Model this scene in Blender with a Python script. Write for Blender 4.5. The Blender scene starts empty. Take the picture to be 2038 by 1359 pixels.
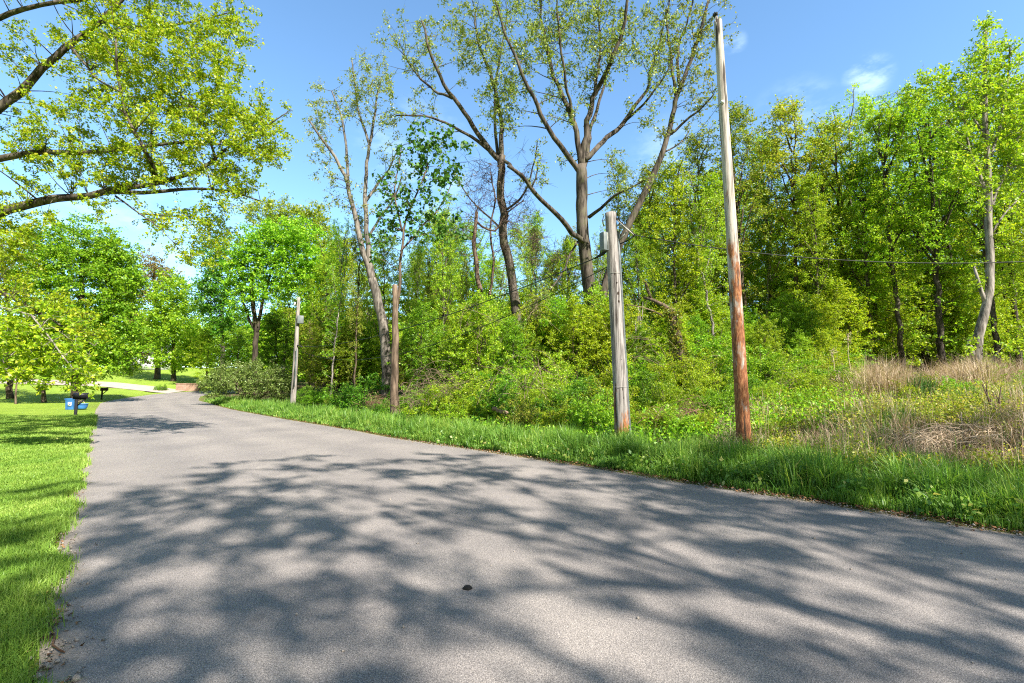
import bpy, math, random
import numpy as np
from mathutils import Vector

random.seed(7)
RNG = np.random.default_rng(7)
SC = bpy.context.scene
COL = SC.collection

# ------------------------------------------------------------------ camera, sky, sun, exposure
EYE = 1.5
FPX = 962.0                       # focal length in pixels of the 2038 px wide photograph
PITCH = math.atan(90.5 / FPX)
cam_data = bpy.data.cameras.new('camera')
cam_data.sensor_width = 36.0
cam_data.lens = FPX / 2038.0 * 36.0
cam_data.clip_start = 0.05
cam_data.clip_end = 3000.0
cam = bpy.data.objects.new('camera', cam_data)
cam.location = (0, 0, EYE)
cam.rotation_euler = (math.pi / 2 + PITCH, 0, 0)
COL.objects.link(cam)
SC.camera = cam

SUN_EL = math.radians(41.0)
SUN_AZ = math.radians(139.0)      # clockwise from the viewing direction: behind the camera, to the right
SUN = Vector((math.sin(SUN_AZ) * math.cos(SUN_EL), math.cos(SUN_AZ) * math.cos(SUN_EL), math.sin(SUN_EL)))
sun_data = bpy.data.lights.new('sun', 'SUN')
sun_data.energy = 4.6
sun_data.angle = math.radians(0.55)
sun_data.color = (1.0, 0.94, 0.84)
sun = bpy.data.objects.new('sun', sun_data)
sun.rotation_euler = SUN.to_track_quat('Z', 'Y').to_euler()
sun.location = (20, -20, 40)
COL.objects.link(sun)

SC.view_settings.view_transform = 'Standard'
SC.view_settings.look = 'None'
SC.view_settings.exposure = 1.62
SC.view_settings.gamma = 1.0
SC.cycles.max_bounces = 6
SC.cycles.diffuse_bounces = 3
SC.cycles.glossy_bounces = 2
SC.cycles.transmission_bounces = 4
SC.cycles.transparent_max_bounces = 4
SC.cycles.sample_clamp_indirect = 4.0
SC.cycles.use_denoising = False
SC.cycles.filter_width = 1.15


def pix_dir(px, py):
    u = (px - 1019.0) / FPX
    v = -(py - 679.5) / FPX
    return np.array([u, math.cos(PITCH) - v * math.sin(PITCH), math.sin(PITCH) + v * math.cos(PITCH)])


def P(px, py, Y):
    d = pix_dir(px, py)
    return np.array([0, 0, EYE]) + d * (Y / d[1])


world = bpy.data.worlds.new('World')
SC.world = world
world.use_nodes = True
wt = world.node_tree
wt.nodes.clear()
w_out = wt.nodes.new('ShaderNodeOutputWorld')
w_bg = wt.nodes.new('ShaderNodeBackground')
w_bg.inputs['Strength'].default_value = 0.11
sky = wt.nodes.new('ShaderNodeTexSky')
sky.sky_type = 'NISHITA'
sky.sun_disc = False
sky.sun_elevation = SUN_EL
sky.sun_rotation = SUN_AZ
sky.air_density = 1.0
sky.dust_density = 0.15
sky.ozone_density = 3.2
w_tc = wt.nodes.new('ShaderNodeTexCoord')
w_noise = wt.nodes.new('ShaderNodeTexNoise')
w_map = wt.nodes.new('ShaderNodeMapping')
w_map.inputs['Scale'].default_value = (6, 6, 14)
w_map.inputs['Rotation'].default_value = (0.0, 0.5, 0.3)
w_noise.inputs['Scale'].default_value = 2.2
w_noise.inputs['Detail'].default_value = 7
w_noise.inputs['Roughness'].default_value = 0.62
wt.links.new(w_tc.outputs['Generated'], w_map.inputs['Vector'])
wt.links.new(w_map.outputs['Vector'], w_noise.inputs['Vector'])
mask = None
# faint wisps of cloud, each in its own direction of the sky
for (cx, cy, half, amount) in ((1728, 152, 2.2, 0.5), (1460, 86, 1.4, 0.28), (1585, 250, 5.0, 0.22), (1340, 330, 6.0, 0.22),
                               (330, 480, 11.0, 0.3), (830, 330, 8.0, 0.3), (-900, -100, 14, 0.6)):
    d = Vector(pix_dir(cx, cy)).normalized()
    dot = wt.nodes.new('ShaderNodeVectorMath'); dot.operation = 'DOT_PRODUCT'
    dot.inputs[1].default_value = d
    wt.links.new(w_tc.outputs['Generated'], dot.inputs[0])
    mr = wt.nodes.new('ShaderNodeMapRange'); mr.interpolation_type = 'SMOOTHSTEP'
    mr.inputs['From Min'].default_value = math.cos(math.radians(half))
    mr.inputs['From Max'].default_value = 1.0
    mr.inputs['To Max'].default_value = amount
    wt.links.new(dot.outputs['Value'], mr.inputs['Value'])
    if mask is None:
        mask = mr.outputs['Result']
    else:
        mx = wt.nodes.new('ShaderNodeMath'); mx.operation = 'MAXIMUM'
        wt.links.new(mask, mx.inputs[0]); wt.links.new(mr.outputs['Result'], mx.inputs[1])
        mask = mx.outputs['Value']
nr = wt.nodes.new('ShaderNodeMapRange'); nr.interpolation_type = 'SMOOTHSTEP'
nr.inputs['From Min'].default_value = 0.42; nr.inputs['From Max'].default_value = 0.72
wt.links.new(w_noise.outputs['Fac'], nr.inputs['Value'])
mm = wt.nodes.new('ShaderNodeMath'); mm.operation = 'MULTIPLY'
wt.links.new(mask, mm.inputs[0]); wt.links.new(nr.outputs['Result'], mm.inputs[1])
w_mix = wt.nodes.new('ShaderNodeMix'); w_mix.data_type = 'RGBA'
w_mix.inputs[7].default_value = (5.0, 5.3, 5.8, 1)
wt.links.new(mm.outputs['Value'], w_mix.inputs[0])
wt.links.new(sky.outputs['Color'], w_mix.inputs[6])
# unseen grey veil added behind the camera to lower and neutralise the fill light
v_dot = wt.nodes.new('ShaderNodeVectorMath'); v_dot.operation = 'DOT_PRODUCT'
v_dot.inputs[1].default_value = Vector((0.15, -1.0, 0.55)).normalized()
wt.links.new(w_tc.outputs['Generated'], v_dot.inputs[0])
v_rng = wt.nodes.new('ShaderNodeMapRange'); v_rng.interpolation_type = 'SMOOTHSTEP'
v_rng.inputs['From Min'].default_value = 0.05; v_rng.inputs['From Max'].default_value = 0.75; v_rng.inputs['To Max'].default_value = 0.92
wt.links.new(v_dot.outputs['Value'], v_rng.inputs['Value'])
w_mix2 = wt.nodes.new('ShaderNodeMix'); w_mix2.data_type = 'RGBA'
w_mix2.inputs[7].default_value = (1.25, 1.2, 1.15, 1)
wt.links.new(v_rng.outputs['Result'], w_mix2.inputs[0])
wt.links.new(w_mix.outputs[2], w_mix2.inputs[6])
w_tint = wt.nodes.new('ShaderNodeMix'); w_tint.data_type = 'RGBA'; w_tint.blend_type = 'MULTIPLY'
w_tint.inputs[0].default_value = 1.0
w_tint.inputs[7].default_value = (0.85, 1.0, 1.0, 1)
wt.links.new(w_mix2.outputs[2], w_tint.inputs[6])
wt.links.new(w_tint.outputs[2], w_bg.inputs['Color'])
wt.links.new(w_bg.outputs['Background'], w_out.inputs['Surface'])


# ------------------------------------------------------------------ materials
class Mat:
    def __init__(self, name):
        self.m = bpy.data.materials.new(name)
        self.m.use_nodes = True
        self.t = self.m.node_tree
        self.t.nodes.clear()
        self.out = self.n('ShaderNodeOutputMaterial')

    def n(self, kind, **kw):
        nd = self.t.nodes.new(kind)
        for k, v in kw.items():
            setattr(nd, k, v)
        return nd

    def l(self, a, b):
        self.t.links.new(a, b)

    def noise(self, vec, scale, detail=4, rough=0.55, stretch=None):
        nz = self.n('ShaderNodeTexNoise')
        nz.inputs['Scale'].default_value = scale
        nz.inputs['Detail'].default_value = detail
        nz.inputs['Roughness'].default_value = rough
        if stretch:
            mp = self.n('ShaderNodeMapping')
            mp.inputs['Scale'].default_value = stretch
            self.l(vec, mp.inputs['Vector']); self.l(mp.outputs['Vector'], nz.inputs['Vector'])
        else:
            self.l(vec, nz.inputs['Vector'])
        return nz.outputs['Fac']

    def ramp(self, fac, stops, interp='LINEAR'):
        r = self.n('ShaderNodeValToRGB')
        r.color_ramp.interpolation = interp
        el = r.color_ramp.elements
        while len(el) < len(stops):
            el.new(0.5)
        for e, (p, c) in zip(el, stops):
            e.position = p
            e.color = (*c, 1) if len(c) == 3 else c
        self.l(fac, r.inputs['Fac'])
        return r.outputs['Color']

    def mix(self, fac, a, b, mode='MIX'):
        m = self.n('ShaderNodeMix', data_type='RGBA', blend_type=mode)
        for sock, v in ((0, fac), (6, a), (7, b)):
            if hasattr(v, 'is_linked'):
                self.l(v, m.inputs[sock])
            elif isinstance(v, tuple):
                m.inputs[sock].default_value = (*v, 1)
            else:
                m.inputs[sock].default_value = v
        return m.outputs[2]

    def math(self, op, a, b=0.0):
        m = self.n('ShaderNodeMath', operation=op)
        for i, v in enumerate((a, b)):
            if hasattr(v, 'is_linked'):
                self.l(v, m.inputs[i])
            else:
                m.inputs[i].default_value = v
        return m.outputs['Value']

    def coord(self, which='Object'):
        return self.n('ShaderNodeTexCoord').outputs[which]

    def attr(self, name):
        a = self.n('ShaderNodeAttribute')
        a.attribute_name = name
        return a.outputs['Fac']

    def bump(self, h, strength=0.5, dist=0.02):
        b = self.n('ShaderNodeBump')
        b.inputs['Strength'].default_value = strength
        b.inputs['Distance'].default_value = dist
        self.l(h, b.inputs['Height'])
        return b.outputs['Normal']

    def principled(self, color, rough=0.8, normal=None, metallic=0.0, spec=0.3):
        b = self.n('ShaderNodeBsdfPrincipled')
        if hasattr(color, 'is_linked'):
            self.l(color, b.inputs['Base Color'])
        else:
            b.inputs['Base Color'].default_value = (*color, 1)
        if hasattr(rough, 'is_linked'):
            self.l(rough, b.inputs['Roughness'])
        else:
            b.inputs['Roughness'].default_value = rough
        b.inputs['Metallic'].default_value = metallic
        b.inputs['Specular IOR Level'].default_value = spec
        if normal is not None:
            self.l(normal, b.inputs['Normal'])
        self.l(b.outputs['BSDF'], self.out.inputs['Surface'])
        return b


def leaf_material(name, stops, trans=0.46, gloss=0.025):
    """stops: colours from one leaf to the next (random tint per leaf, plus a little per plant)"""
    M = Mat(name)
    col = M.ramp(M.attr('tint'), stops)
    oi = M.n('ShaderNodeObjectInfo')
    hs = M.n('ShaderNodeHueSaturation')
    h = M.n('ShaderNodeMapRange'); h.inputs['To Min'].default_value = 0.485; h.inputs['To Max'].default_value = 0.512
    v = M.n('ShaderNodeMapRange'); v.inputs['To Min'].default_value = 0.82; v.inputs['To Max'].default_value = 1.15
    M.l(oi.outputs['Random'], h.inputs['Value'])
    r2 = M.math('FRACT', M.math('MULTIPLY', oi.outputs['Random'], 7.31))
    M.l(r2, v.inputs['Value'])
    M.l(h.outputs['Result'], hs.inputs['Hue']); M.l(v.outputs['Result'], hs.inputs['Value'])
    M.l(col, hs.inputs['Color'])
    df = M.n('ShaderNodeBsdfDiffuse'); tr = M.n('ShaderNodeBsdfTranslucent'); gl = M.n('ShaderNodeBsdfGlossy')
    gl.inputs['Roughness'].default_value = 0.45
    gl.inputs['Color'].default_value = (0.75, 0.8, 0.75, 1)
    M.l(hs.outputs['Color'], df.inputs['Color'])
    warm = M.mix(1.0, hs.outputs['Color'], (1.12, 1.12, 0.55), 'MULTIPLY')
    M.l(warm, tr.inputs['Color'])
    a = M.n('ShaderNodeMixShader'); a.inputs[0].default_value = trans
    M.l(df.outputs[0], a.inputs[1]); M.l(tr.outputs[0], a.inputs[2])
    b = M.n('ShaderNodeMixShader'); b.inputs[0].default_value = gloss
    M.l(a.outputs[0], b.inputs[1]); M.l(gl.outputs[0], b.inputs[2])
    M.l(b.outputs[0], M.out.inputs['Surface'])
    return M.m


def bark_material(name, dark, light, scale=1.0, moss=0.0):
    M = Mat(name)
    c = M.coord()
    ridge = M.noise(c, 9 * scale, 6, 0.6, (1, 1, 0.16))
    big = M.noise(c, 1.3 * scale, 3, 0.5, (1, 1, 0.5))
    fac = M.math('ADD', M.math('MULTIPLY', ridge, 0.65), M.math('MULTIPLY', big, 0.35))
    col = M.ramp(fac, [(0.42, dark), (0.60, light)])
    if moss:
        mn = M.noise(c, 2.2, 4, 0.6)
        mf = M.ramp(mn, [(0.52, (0, 0, 0)), (0.68, (moss, moss, moss))])
        col = M.mix(mf, col, (0.10, 0.12, 0.03))
    M.principled(col, 0.92, M.bump(ridge, 0.8, 0.03), spec=0.15)
    return M.m


LEAF = {
    'spring': leaf_material('spring_maple_leaf', [(0.0, (0.184, 0.292, 0.012)), (0.45, (0.299, 0.389, 0.014)), (0.9, (0.425, 0.443, 0.018)), (1.0, (0.506, 0.432, 0.030))], 0.5),
    'green': leaf_material('fresh_green_leaf', [(0.0, (0.107, 0.272, 0.014)), (0.6, (0.241, 0.467, 0.019)), (1.0, (0.383, 0.557, 0.031))], 0.45),
    'deep': leaf_material('deep_green_leaf', [(0.0, (0.058, 0.180, 0.015)), (0.7, (0.130, 0.312, 0.018)), (1.0, (0.247, 0.408, 0.025))], 0.4),
    'dark': leaf_material('dark_round_leaf', [(0.0, (0.03, 0.10, 0.018)), (1.0, (0.09, 0.20, 0.026))], 0.3),
    'pale': leaf_material('young_poplar_leaf', [(0.0, (0.154, 0.231, 0.045)), (0.6, (0.275, 0.357, 0.065)), (1.0, (0.363, 0.357, 0.080))], 0.45, 0.03),
    'wood': leaf_material('woodland_leaf', [(0.0, (0.174, 0.359, 0.020)), (0.6, (0.335, 0.553, 0.026)), (0.93, (0.465, 0.631, 0.035)), (1.0, (0.536, 0.531, 0.058))], 0.48),
    'olive': leaf_material('olive_gold_leaf', [(0.0, (0.198, 0.304, 0.030)), (0.6, (0.337, 0.420, 0.034)), (1.0, (0.426, 0.389, 0.048))], 0.45),
    'bush': leaf_material('silver_green_leaf', [(0.0, (0.13, 0.20, 0.045)), (0.6, (0.23, 0.32, 0.065)), (1.0, (0.36, 0.42, 0.13))], 0.4, 0.03),
    'brown': leaf_material('bronze_bud_leaf', [(0.0, (0.17, 0.12, 0.05)), (0.6, (0.26, 0.21, 0.07)), (1.0, (0.27, 0.31, 0.06))], 0.4),
    'lime': leaf_material('lime_green_leaf', [(0.0, (0.197, 0.350, 0.014)), (0.6, (0.354, 0.501, 0.020)), (1.0, (0.511, 0.560, 0.032))], 0.48),
    'weed': leaf_material('weed_leaf', [(0.0, (0.172, 0.281, 0.022)), (0.6, (0.345, 0.421, 0.035)), (0.93, (0.483, 0.464, 0.060)), (1.0, (0.506, 0.324, 0.100))], 0.4),
    'ivy': leaf_material('creeper_leaf', [(0.0, (0.13, 0.22, 0.02)), (0.6, (0.28, 0.33, 0.025)), (1.0, (0.42, 0.28, 0.04))], 0.4),
    'lawn': leaf_material('lawn_blade', [(0.0, (0.10, 0.205, 0.026)), (0.6, (0.215, 0.335, 0.047)), (0.93, (0.36, 0.44, 0.10)), (1.0, (0.52, 0.47, 0.18))], 0.35, 0.02),
    'verge': leaf_material('tall_grass_blade', [(0.0, (0.075, 0.185, 0.030)), (0.6, (0.195, 0.35, 0.046)), (0.93, (0.36, 0.46, 0.085)), (1.0, (0.52, 0.45, 0.19))], 0.42, 0.03),
    'straw': leaf_material('dry_stem', [(0.0, (0.25, 0.165, 0.11)), (0.6, (0.46, 0.34, 0.24)), (1.0, (0.62, 0.51, 0.36))], 0.25),
    'litter': leaf_material('dead_leaf', [(0.0, (0.06, 0.03, 0.016)), (0.6, (0.18, 0.09, 0.04)), (1.0, (0.36, 0.22, 0.11))], 0.1),
}
BARK = {
    'grey': bark_material('grey_bark', (0.020, 0.016, 0.013), (0.125, 0.104, 0.086), 1.0, 0.3),
    'pale': bark_material('pale_bark', (0.075, 0.066, 0.058), (0.32, 0.29, 0.255), 1.2),
    'ash': bark_material('ash_bark', (0.055, 0.048, 0.042), (0.22, 0.195, 0.168), 1.1),
    'brown': bark_material('brown_bark', (0.035, 0.025, 0.018), (0.15, 0.11, 0.08), 1.0, 0.4),
    'dark': bark_material('dark_bark', (0.018, 0.014, 0.011), (0.075, 0.06, 0.045), 1.0, 0.3),
    'tan': bark_material('tan_bark', (0.05, 0.036, 0.026), (0.20, 0.145, 0.105), 1.0),
    'vine': bark_material('vine_bark', (0.035, 0.024, 0.020), (0.155, 0.108, 0.082), 1.5),
}


def m_asphalt():
    M = Mat('worn_asphalt')
    c = M.coord()
    grit = M.noise(c, 150, 3, 0.75)
    grit2 = M.noise(c, 260, 2, 0.7)
    vor = M.n('ShaderNodeTexVoronoi'); vor.inputs['Scale'].default_value = 190
    M.l(c, vor.inputs['Vector'])
    patch = M.noise(c, 0.45, 5, 0.6)
    track = M.noise(c, 0.9, 4, 0.55, (1, 0.35, 1))
    base = M.ramp(grit, [(0.32, (0.065, 0.061, 0.060)), (0.5, (0.226, 0.203, 0.190)), (0.70, (0.47, 0.43, 0.405))])
    stone = M.ramp(vor.outputs['Color'], [(0.0, (0.6, 0.6, 0.62)), (0.6, (1.0, 1.0, 1.0)), (0.93, (1.15, 1.12, 1.08)), (1.0, (1.9, 1.85, 1.75))])
    col = M.mix(1.0, base, stone, 'MULTIPLY')
    pm = M.ramp(patch, [(0.3, (0.86, 0.86, 0.87)), (0.7, (1.10, 1.09, 1.07))])
    tm = M.ramp(track, [(0.35, (0.93, 0.93, 0.94)), (0.65, (1.05, 1.05, 1.04))])
    col = M.mix(1.0, M.mix(1.0, col, pm, 'MULTIPLY'), tm, 'MULTIPLY')
    # tyre-worn bands along the lane, small stains, hairline cracks
    lane = M.attr('lane')
    band = M.math('ADD', M.math('MULTIPLY', M.math('SINE', M.math('MULTIPLY', lane, 25.0)), 0.5), M.math('MULTIPLY', M.noise(c, 0.7, 3, 0.5), 1.1))
    col = M.mix(1.0, col, M.ramp(band, [(0.1, (0.93, 0.93, 0.935)), (0.9, (1.06, 1.055, 1.05))]), 'MULTIPLY')
    spot = M.noise(c, 2.6, 2, 0.4)
    col = M.mix(M.ramp(spot, [(0.70, (0, 0, 0)), (0.76, (0.45, 0.45, 0.45))]), col, (0.10, 0.092, 0.088))
    vc = M.n('ShaderNodeTexVoronoi', feature='DISTANCE_TO_EDGE'); vc.inputs['Scale'].default_value = 0.55
    wv = M.n('ShaderNodeVectorMath', operation='ADD')
    wn = M.n('ShaderNodeTexNoise'); wn.inputs['Scale'].default_value = 1.6; wn.inputs['Detail'].default_value = 5
    M.l(c, wn.inputs['Vector']); M.l(c, wv.inputs[0]); M.l(wn.outputs['Color'], wv.inputs[1]); M.l(wv.outputs[0], vc.inputs['Vector'])
    ckm = M.math('MULTIPLY', M.ramp(vc.outputs['Distance'], [(0.0, (1, 1, 1)), (0.006, (0, 0, 0))]), M.ramp(M.noise(c, 0.35, 3, 0.5), [(0.53, (0, 0, 0)), (0.6, (0.55, 0.55, 0.55))]))
    col = M.mix(ckm, col, (0.06, 0.055, 0.052))
    # sandy dirt washed onto both borders
    e = M.attr('edge')
    en = M.math('ADD', e, M.math('MULTIPLY', M.math('SUBTRACT', M.noise(c, 3.5, 5, 0.65), 0.5), 0.9))
    ef = M.ramp(en, [(0.55, (0, 0, 0)), (1.0, (0.75, 0.75, 0.75))])
    col = M.mix(ef, col, (0.30, 0.245, 0.19))
    hh = M.math('ADD', grit, M.math('MULTIPLY', grit2, 0.5))
    M.principled(col, 0.72, M.bump(hh, 0.4, 0.004), spec=0.35)
    return M.m


def m_ground():
    M = Mat('turf_and_soil')
    c = M.coord()
    n1 = M.noise(c, 0.5, 5, 0.6); n2 = M.noise(c, 9, 5, 0.7); n3 = M.noise(c, 60, 3, 0.7)
    lawn = M.ramp(M.math('ADD', M.math('MULTIPLY', n1, 0.45), M.math('MULTIPLY', n2, 0.55)),
                  [(0.3, (0.14, 0.235, 0.028)), (0.5, (0.235, 0.345, 0.045)), (0.7, (0.34, 0.41, 0.085))])
    lawn = M.mix(1.0, lawn, M.ramp(n3, [(0.3, (0.55, 0.6, 0.5)), (0.6, (1.1, 1.08, 1.0))]), 'MULTIPLY')
    soil = M.ramp(M.math('ADD', M.math('MULTIPLY', n2, 0.6), M.math('MULTIPLY', n3, 0.4)),
                  [(0.3, (0.035, 0.024, 0.015)), (0.5, (0.11, 0.075, 0.045)), (0.7, (0.22, 0.16, 0.10))])
    green = M.ramp(n1, [(0.45, (0, 0, 0)), (0.6, (0.7, 0.7, 0.7))])
    wood = M.mix(green, soil, (0.07, 0.13, 0.018))
    col = M.mix(M.attr('zone'), lawn, wood)
    M.principled(col, 0.95, M.bump(M.math('ADD', n2, n3), 0.9, 0.05), spec=0.1)
    return M.m


def m_simple(name, a, b, scale, rough=0.8, metallic=0.0, bump=0.3, dist=0.004, stretch=None, spec=0.3):
    M = Mat(name)
    c = M.coord()
    f = M.noise(c, scale, 5, 0.6, stretch)
    M.principled(M.ramp(f, [(0.35, a), (0.65, b)]), rough, M.bump(f, bump, dist), metallic, spec)
    return M.m


def m_pole(name, top, mid, stain_lo, stain_hi, stain_amount):
    """weathered pole wood: grey above, patches of red-brown creosote lower down, long checks"""
    M = Mat(name)
    c = M.coord()
    sep = M.n('ShaderNodeSeparateXYZ'); M.l(c, sep.inputs[0])
    grain = M.noise(c, 26, 6, 0.65, (1, 1, 0.045))
    crack = M.noise(c, 17, 3, 0.55, (1, 1, 0.035))
    blot = M.noise(c, 4.4, 5, 0.62, (1, 1, 0.32))
    fine = M.noise(c, 40, 4, 0.7, (1, 1, 0.2))
    wood = M.ramp(grain, [(0.38, mid), (0.56, top)])
    hz = M.n('ShaderNodeMapRange'); hz.inputs['From Min'].default_value = stain_hi; hz.inputs['From Max'].default_value = stain_lo
    M.l(sep.outputs['Z'], hz.inputs['Value'])
    sf = M.math('ADD', M.math('MULTIPLY', hz.outputs['Result'], stain_amount), M.math('MULTIPLY', M.math('SUBTRACT', blot, 0.5), 1.7))
    sf = M.math('ADD', sf, M.math('MULTIPLY', M.math('SUBTRACT', fine, 0.5), 0.35))
    sm = M.ramp(sf, [(0.34, (0, 0, 0)), (0.50, (0.96, 0.96, 0.96))])
    stain = M.ramp(fine, [(0.34, (0.055, 0.018, 0.009)), (0.5, (0.215, 0.074, 0.027)), (0.68, (0.40, 0.20, 0.09))])
    col = M.mix(sm, wood, stain)
    ck = M.ramp(crack, [(0.335, (1, 1, 1)), (0.385, (0, 0, 0))])
    col = M.mix(ck, col, (0.045, 0.036, 0.03))
    h = M.math('SUBTRACT', grain, M.math('MULTIPLY', ck, 0.9))
    M.principled(col, 0.85, M.bump(h, 0.8, 0.012), spec=0.2)
    return M.m


MAT = {
    'asphalt': m_asphalt(),
    'ground': m_ground(),
    'concrete': m_simple('driveway_concrete', (0.32, 0.26, 0.22), (0.46, 0.385, 0.335), 1.5, 0.9),
    'black': m_simple('black_painted_metal', (0.006, 0.006, 0.009), (0.016, 0.016, 0.022), 20, 0.45),
    'blackwood': m_simple('black_painted_wood', (0.006, 0.006, 0.008), (0.02, 0.02, 0.024), 14, 0.8, stretch=(1, 1, 0.1)),
    'brownbox': m_simple('brown_painted_metal', (0.035, 0.022, 0.016), (0.06, 0.04, 0.03), 15, 0.6),
    'blue': m_simple('blue_plastic', (0.03, 0.12, 0.36), (0.05, 0.19, 0.46), 5, 0.45),
    'white': m_simple('white_sticker', (0.65, 0.68, 0.72), (0.8, 0.82, 0.85), 25, 0.6),
    'rope': m_simple('tan_handle', (0.28, 0.22, 0.12), (0.42, 0.35, 0.2), 25, 0.8),
    'greybox': m_simple('grey_utility_metal', (0.10, 0.118, 0.12), (0.15, 0.17, 0.17), 6, 0.5, bump=0.1),
    'conduit': m_simple('grey_conduit', (0.07, 0.085, 0.09), (0.13, 0.15, 0.155), 12, 0.5),
    'cable': m_simple('black_cable', (0.008, 0.010, 0.008), (0.02, 0.024, 0.018), 30, 0.6),
    'steel': m_simple('galvanised_steel', (0.24, 0.24, 0.21), (0.44, 0.43, 0.39), 14, 0.5, 0.3),
    'porcelain': m_simple('grey_porcelain', (0.5, 0.5, 0.5), (0.65, 0.65, 0.65), 14, 0.3),
    'hole': m_simple('dark_hole_and_knot', (0.012, 0.008, 0.006), (0.05, 0.032, 0.022), 30, 0.95),
    'twig': m_simple('dead_twig', (0.05, 0.026, 0.016), (0.15, 0.085, 0.05), 30, 0.9),
    'brick': m_simple('terracotta_block', (0.34, 0.20, 0.145), (0.48, 0.31, 0.235), 3, 0.9),
    'siding': m_simple('pale_house_siding', (0.55, 0.56, 0.60), (0.66, 0.67, 0.70), 3, 0.8, stretch=(0.2, 0.2, 6)),
    'shingle': m_simple('grey_shingle', (0.08, 0.08, 0.085), (0.17, 0.165, 0.17), 8, 0.9),
    'glass': m_simple('dark_window_glass', (0.02, 0.03, 0.04), (0.05, 0.06, 0.07), 2, 0.1),
    'stone': m_simple('dark_clod', (0.006, 0.007, 0.007), (0.018, 0.018, 0.016), 40, 0.9, bump=0.8, dist=0.01),
    'logwood': m_simple('split_log', (0.16, 0.10, 0.07), (0.36, 0.26, 0.19), 14, 0.9, stretch=(0.1, 1, 1)),
    'poleold': m_pole('silvered_pole_wood', (0.31, 0.285, 0.27), (0.075, 0.066, 0.062), 0.2, 1.9, 0.62),
    'polerust': m_pole('rust_stained_pole_wood', (0.45, 0.41, 0.37), (0.20, 0.175, 0.15), 0.2, 6.6, 0.80),
    'polefar': m_pole('far_pole_wood', (0.33, 0.30, 0.27), (0.08, 0.07, 0.065), -2, -1, 0.0),
}


# ------------------------------------------------------------------ mesh helpers
class Geo:
    """collects vertices, quads, triangles and a per-vertex attribute, then links ONE mesh object"""
    def __init__(self):
        self.v, self.q, self.t, self.a, self.n = [], [], [], [], 0

    def add(self, v, q=None, t=None, a=None):
        v = np.asarray(v, dtype=np.float64).reshape(-1, 3)
        if q is not None and len(q):
            self.q.append(np.asarray(q, dtype=np.int64).reshape(-1, 4) + self.n)
        if t is not None and len(t):
            self.t.append(np.asarray(t, dtype=np.int64).reshape(-1, 3) + self.n)
        self.v.append(v)
        self.a.append(np.zeros(len(v)) if a is None else np.asarray(a, dtype=np.float64).reshape(-1))
        self.n += len(v)

    def mesh(self, name, mat, attr=None, smooth=False, origin=(0, 0, 0)):
        me = bpy.data.meshes.new(name)
        V = np.concatenate(self.v) - np.asarray(origin, dtype=np.float64) if self.v else np.zeros((0, 3))
        Q = np.concatenate(self.q) if self.q else np.zeros((0, 4), np.int64)
        T = np.concatenate(self.t) if self.t else np.zeros((0, 3), np.int64)
        me.vertices.add(len(V))
        me.vertices.foreach_set('co', V.astype(np.float32).ravel())
        loops = np.concatenate([Q.ravel(), T.ravel()])
        starts = np.concatenate([np.arange(len(Q)) * 4, len(Q) * 4 + np.arange(len(T)) * 3])
        me.loops.add(len(loops))
        me.loops.foreach_set('vertex_index', loops.astype(np.int32))
        me.polygons.add(len(starts))
        me.polygons.foreach_set('loop_start', starts.astype(np.int32))
        if smooth:
            me.polygons.foreach_set('use_smooth', np.ones(len(starts), dtype=bool))
        me.update(calc_edges=True)
        if attr:
            at = me.attributes.new(attr, 'FLOAT', 'POINT')
            at.data.foreach_set('value', np.concatenate(self.a).astype(np.float32))
        me.materials.append(mat)
        return me

    def build(self, name, mat, parent=None, attr=None, smooth=False, origin=(0, 0, 0)):
        return link(name, self.mesh(name, mat, attr, smooth, origin), parent)


def link(name, data, parent=None):
    o = bpy.data.objects.new(name, data)
    COL.objects.link(o)
    if parent is not None:
        o.parent = parent
    return o


def tag(o, label=None, cat=None, group=None, kind=None):
    if label: o['label'] = label
    if cat: o['category'] = cat
    if group: o['group'] = group
    if kind: o['kind'] = kind
    return o


def thing(name, loc, label, cat, group=None):
    o = bpy.data.objects.new(name, None)
    o.empty_display_size = 0.3
    COL.objects.link(o)
    o.location = tuple(loc)
    return tag(o, label, cat, group)


def unit(a):
    return a / np.maximum(np.linalg.norm(a, axis=-1, keepdims=True), 1e-9)


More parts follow.
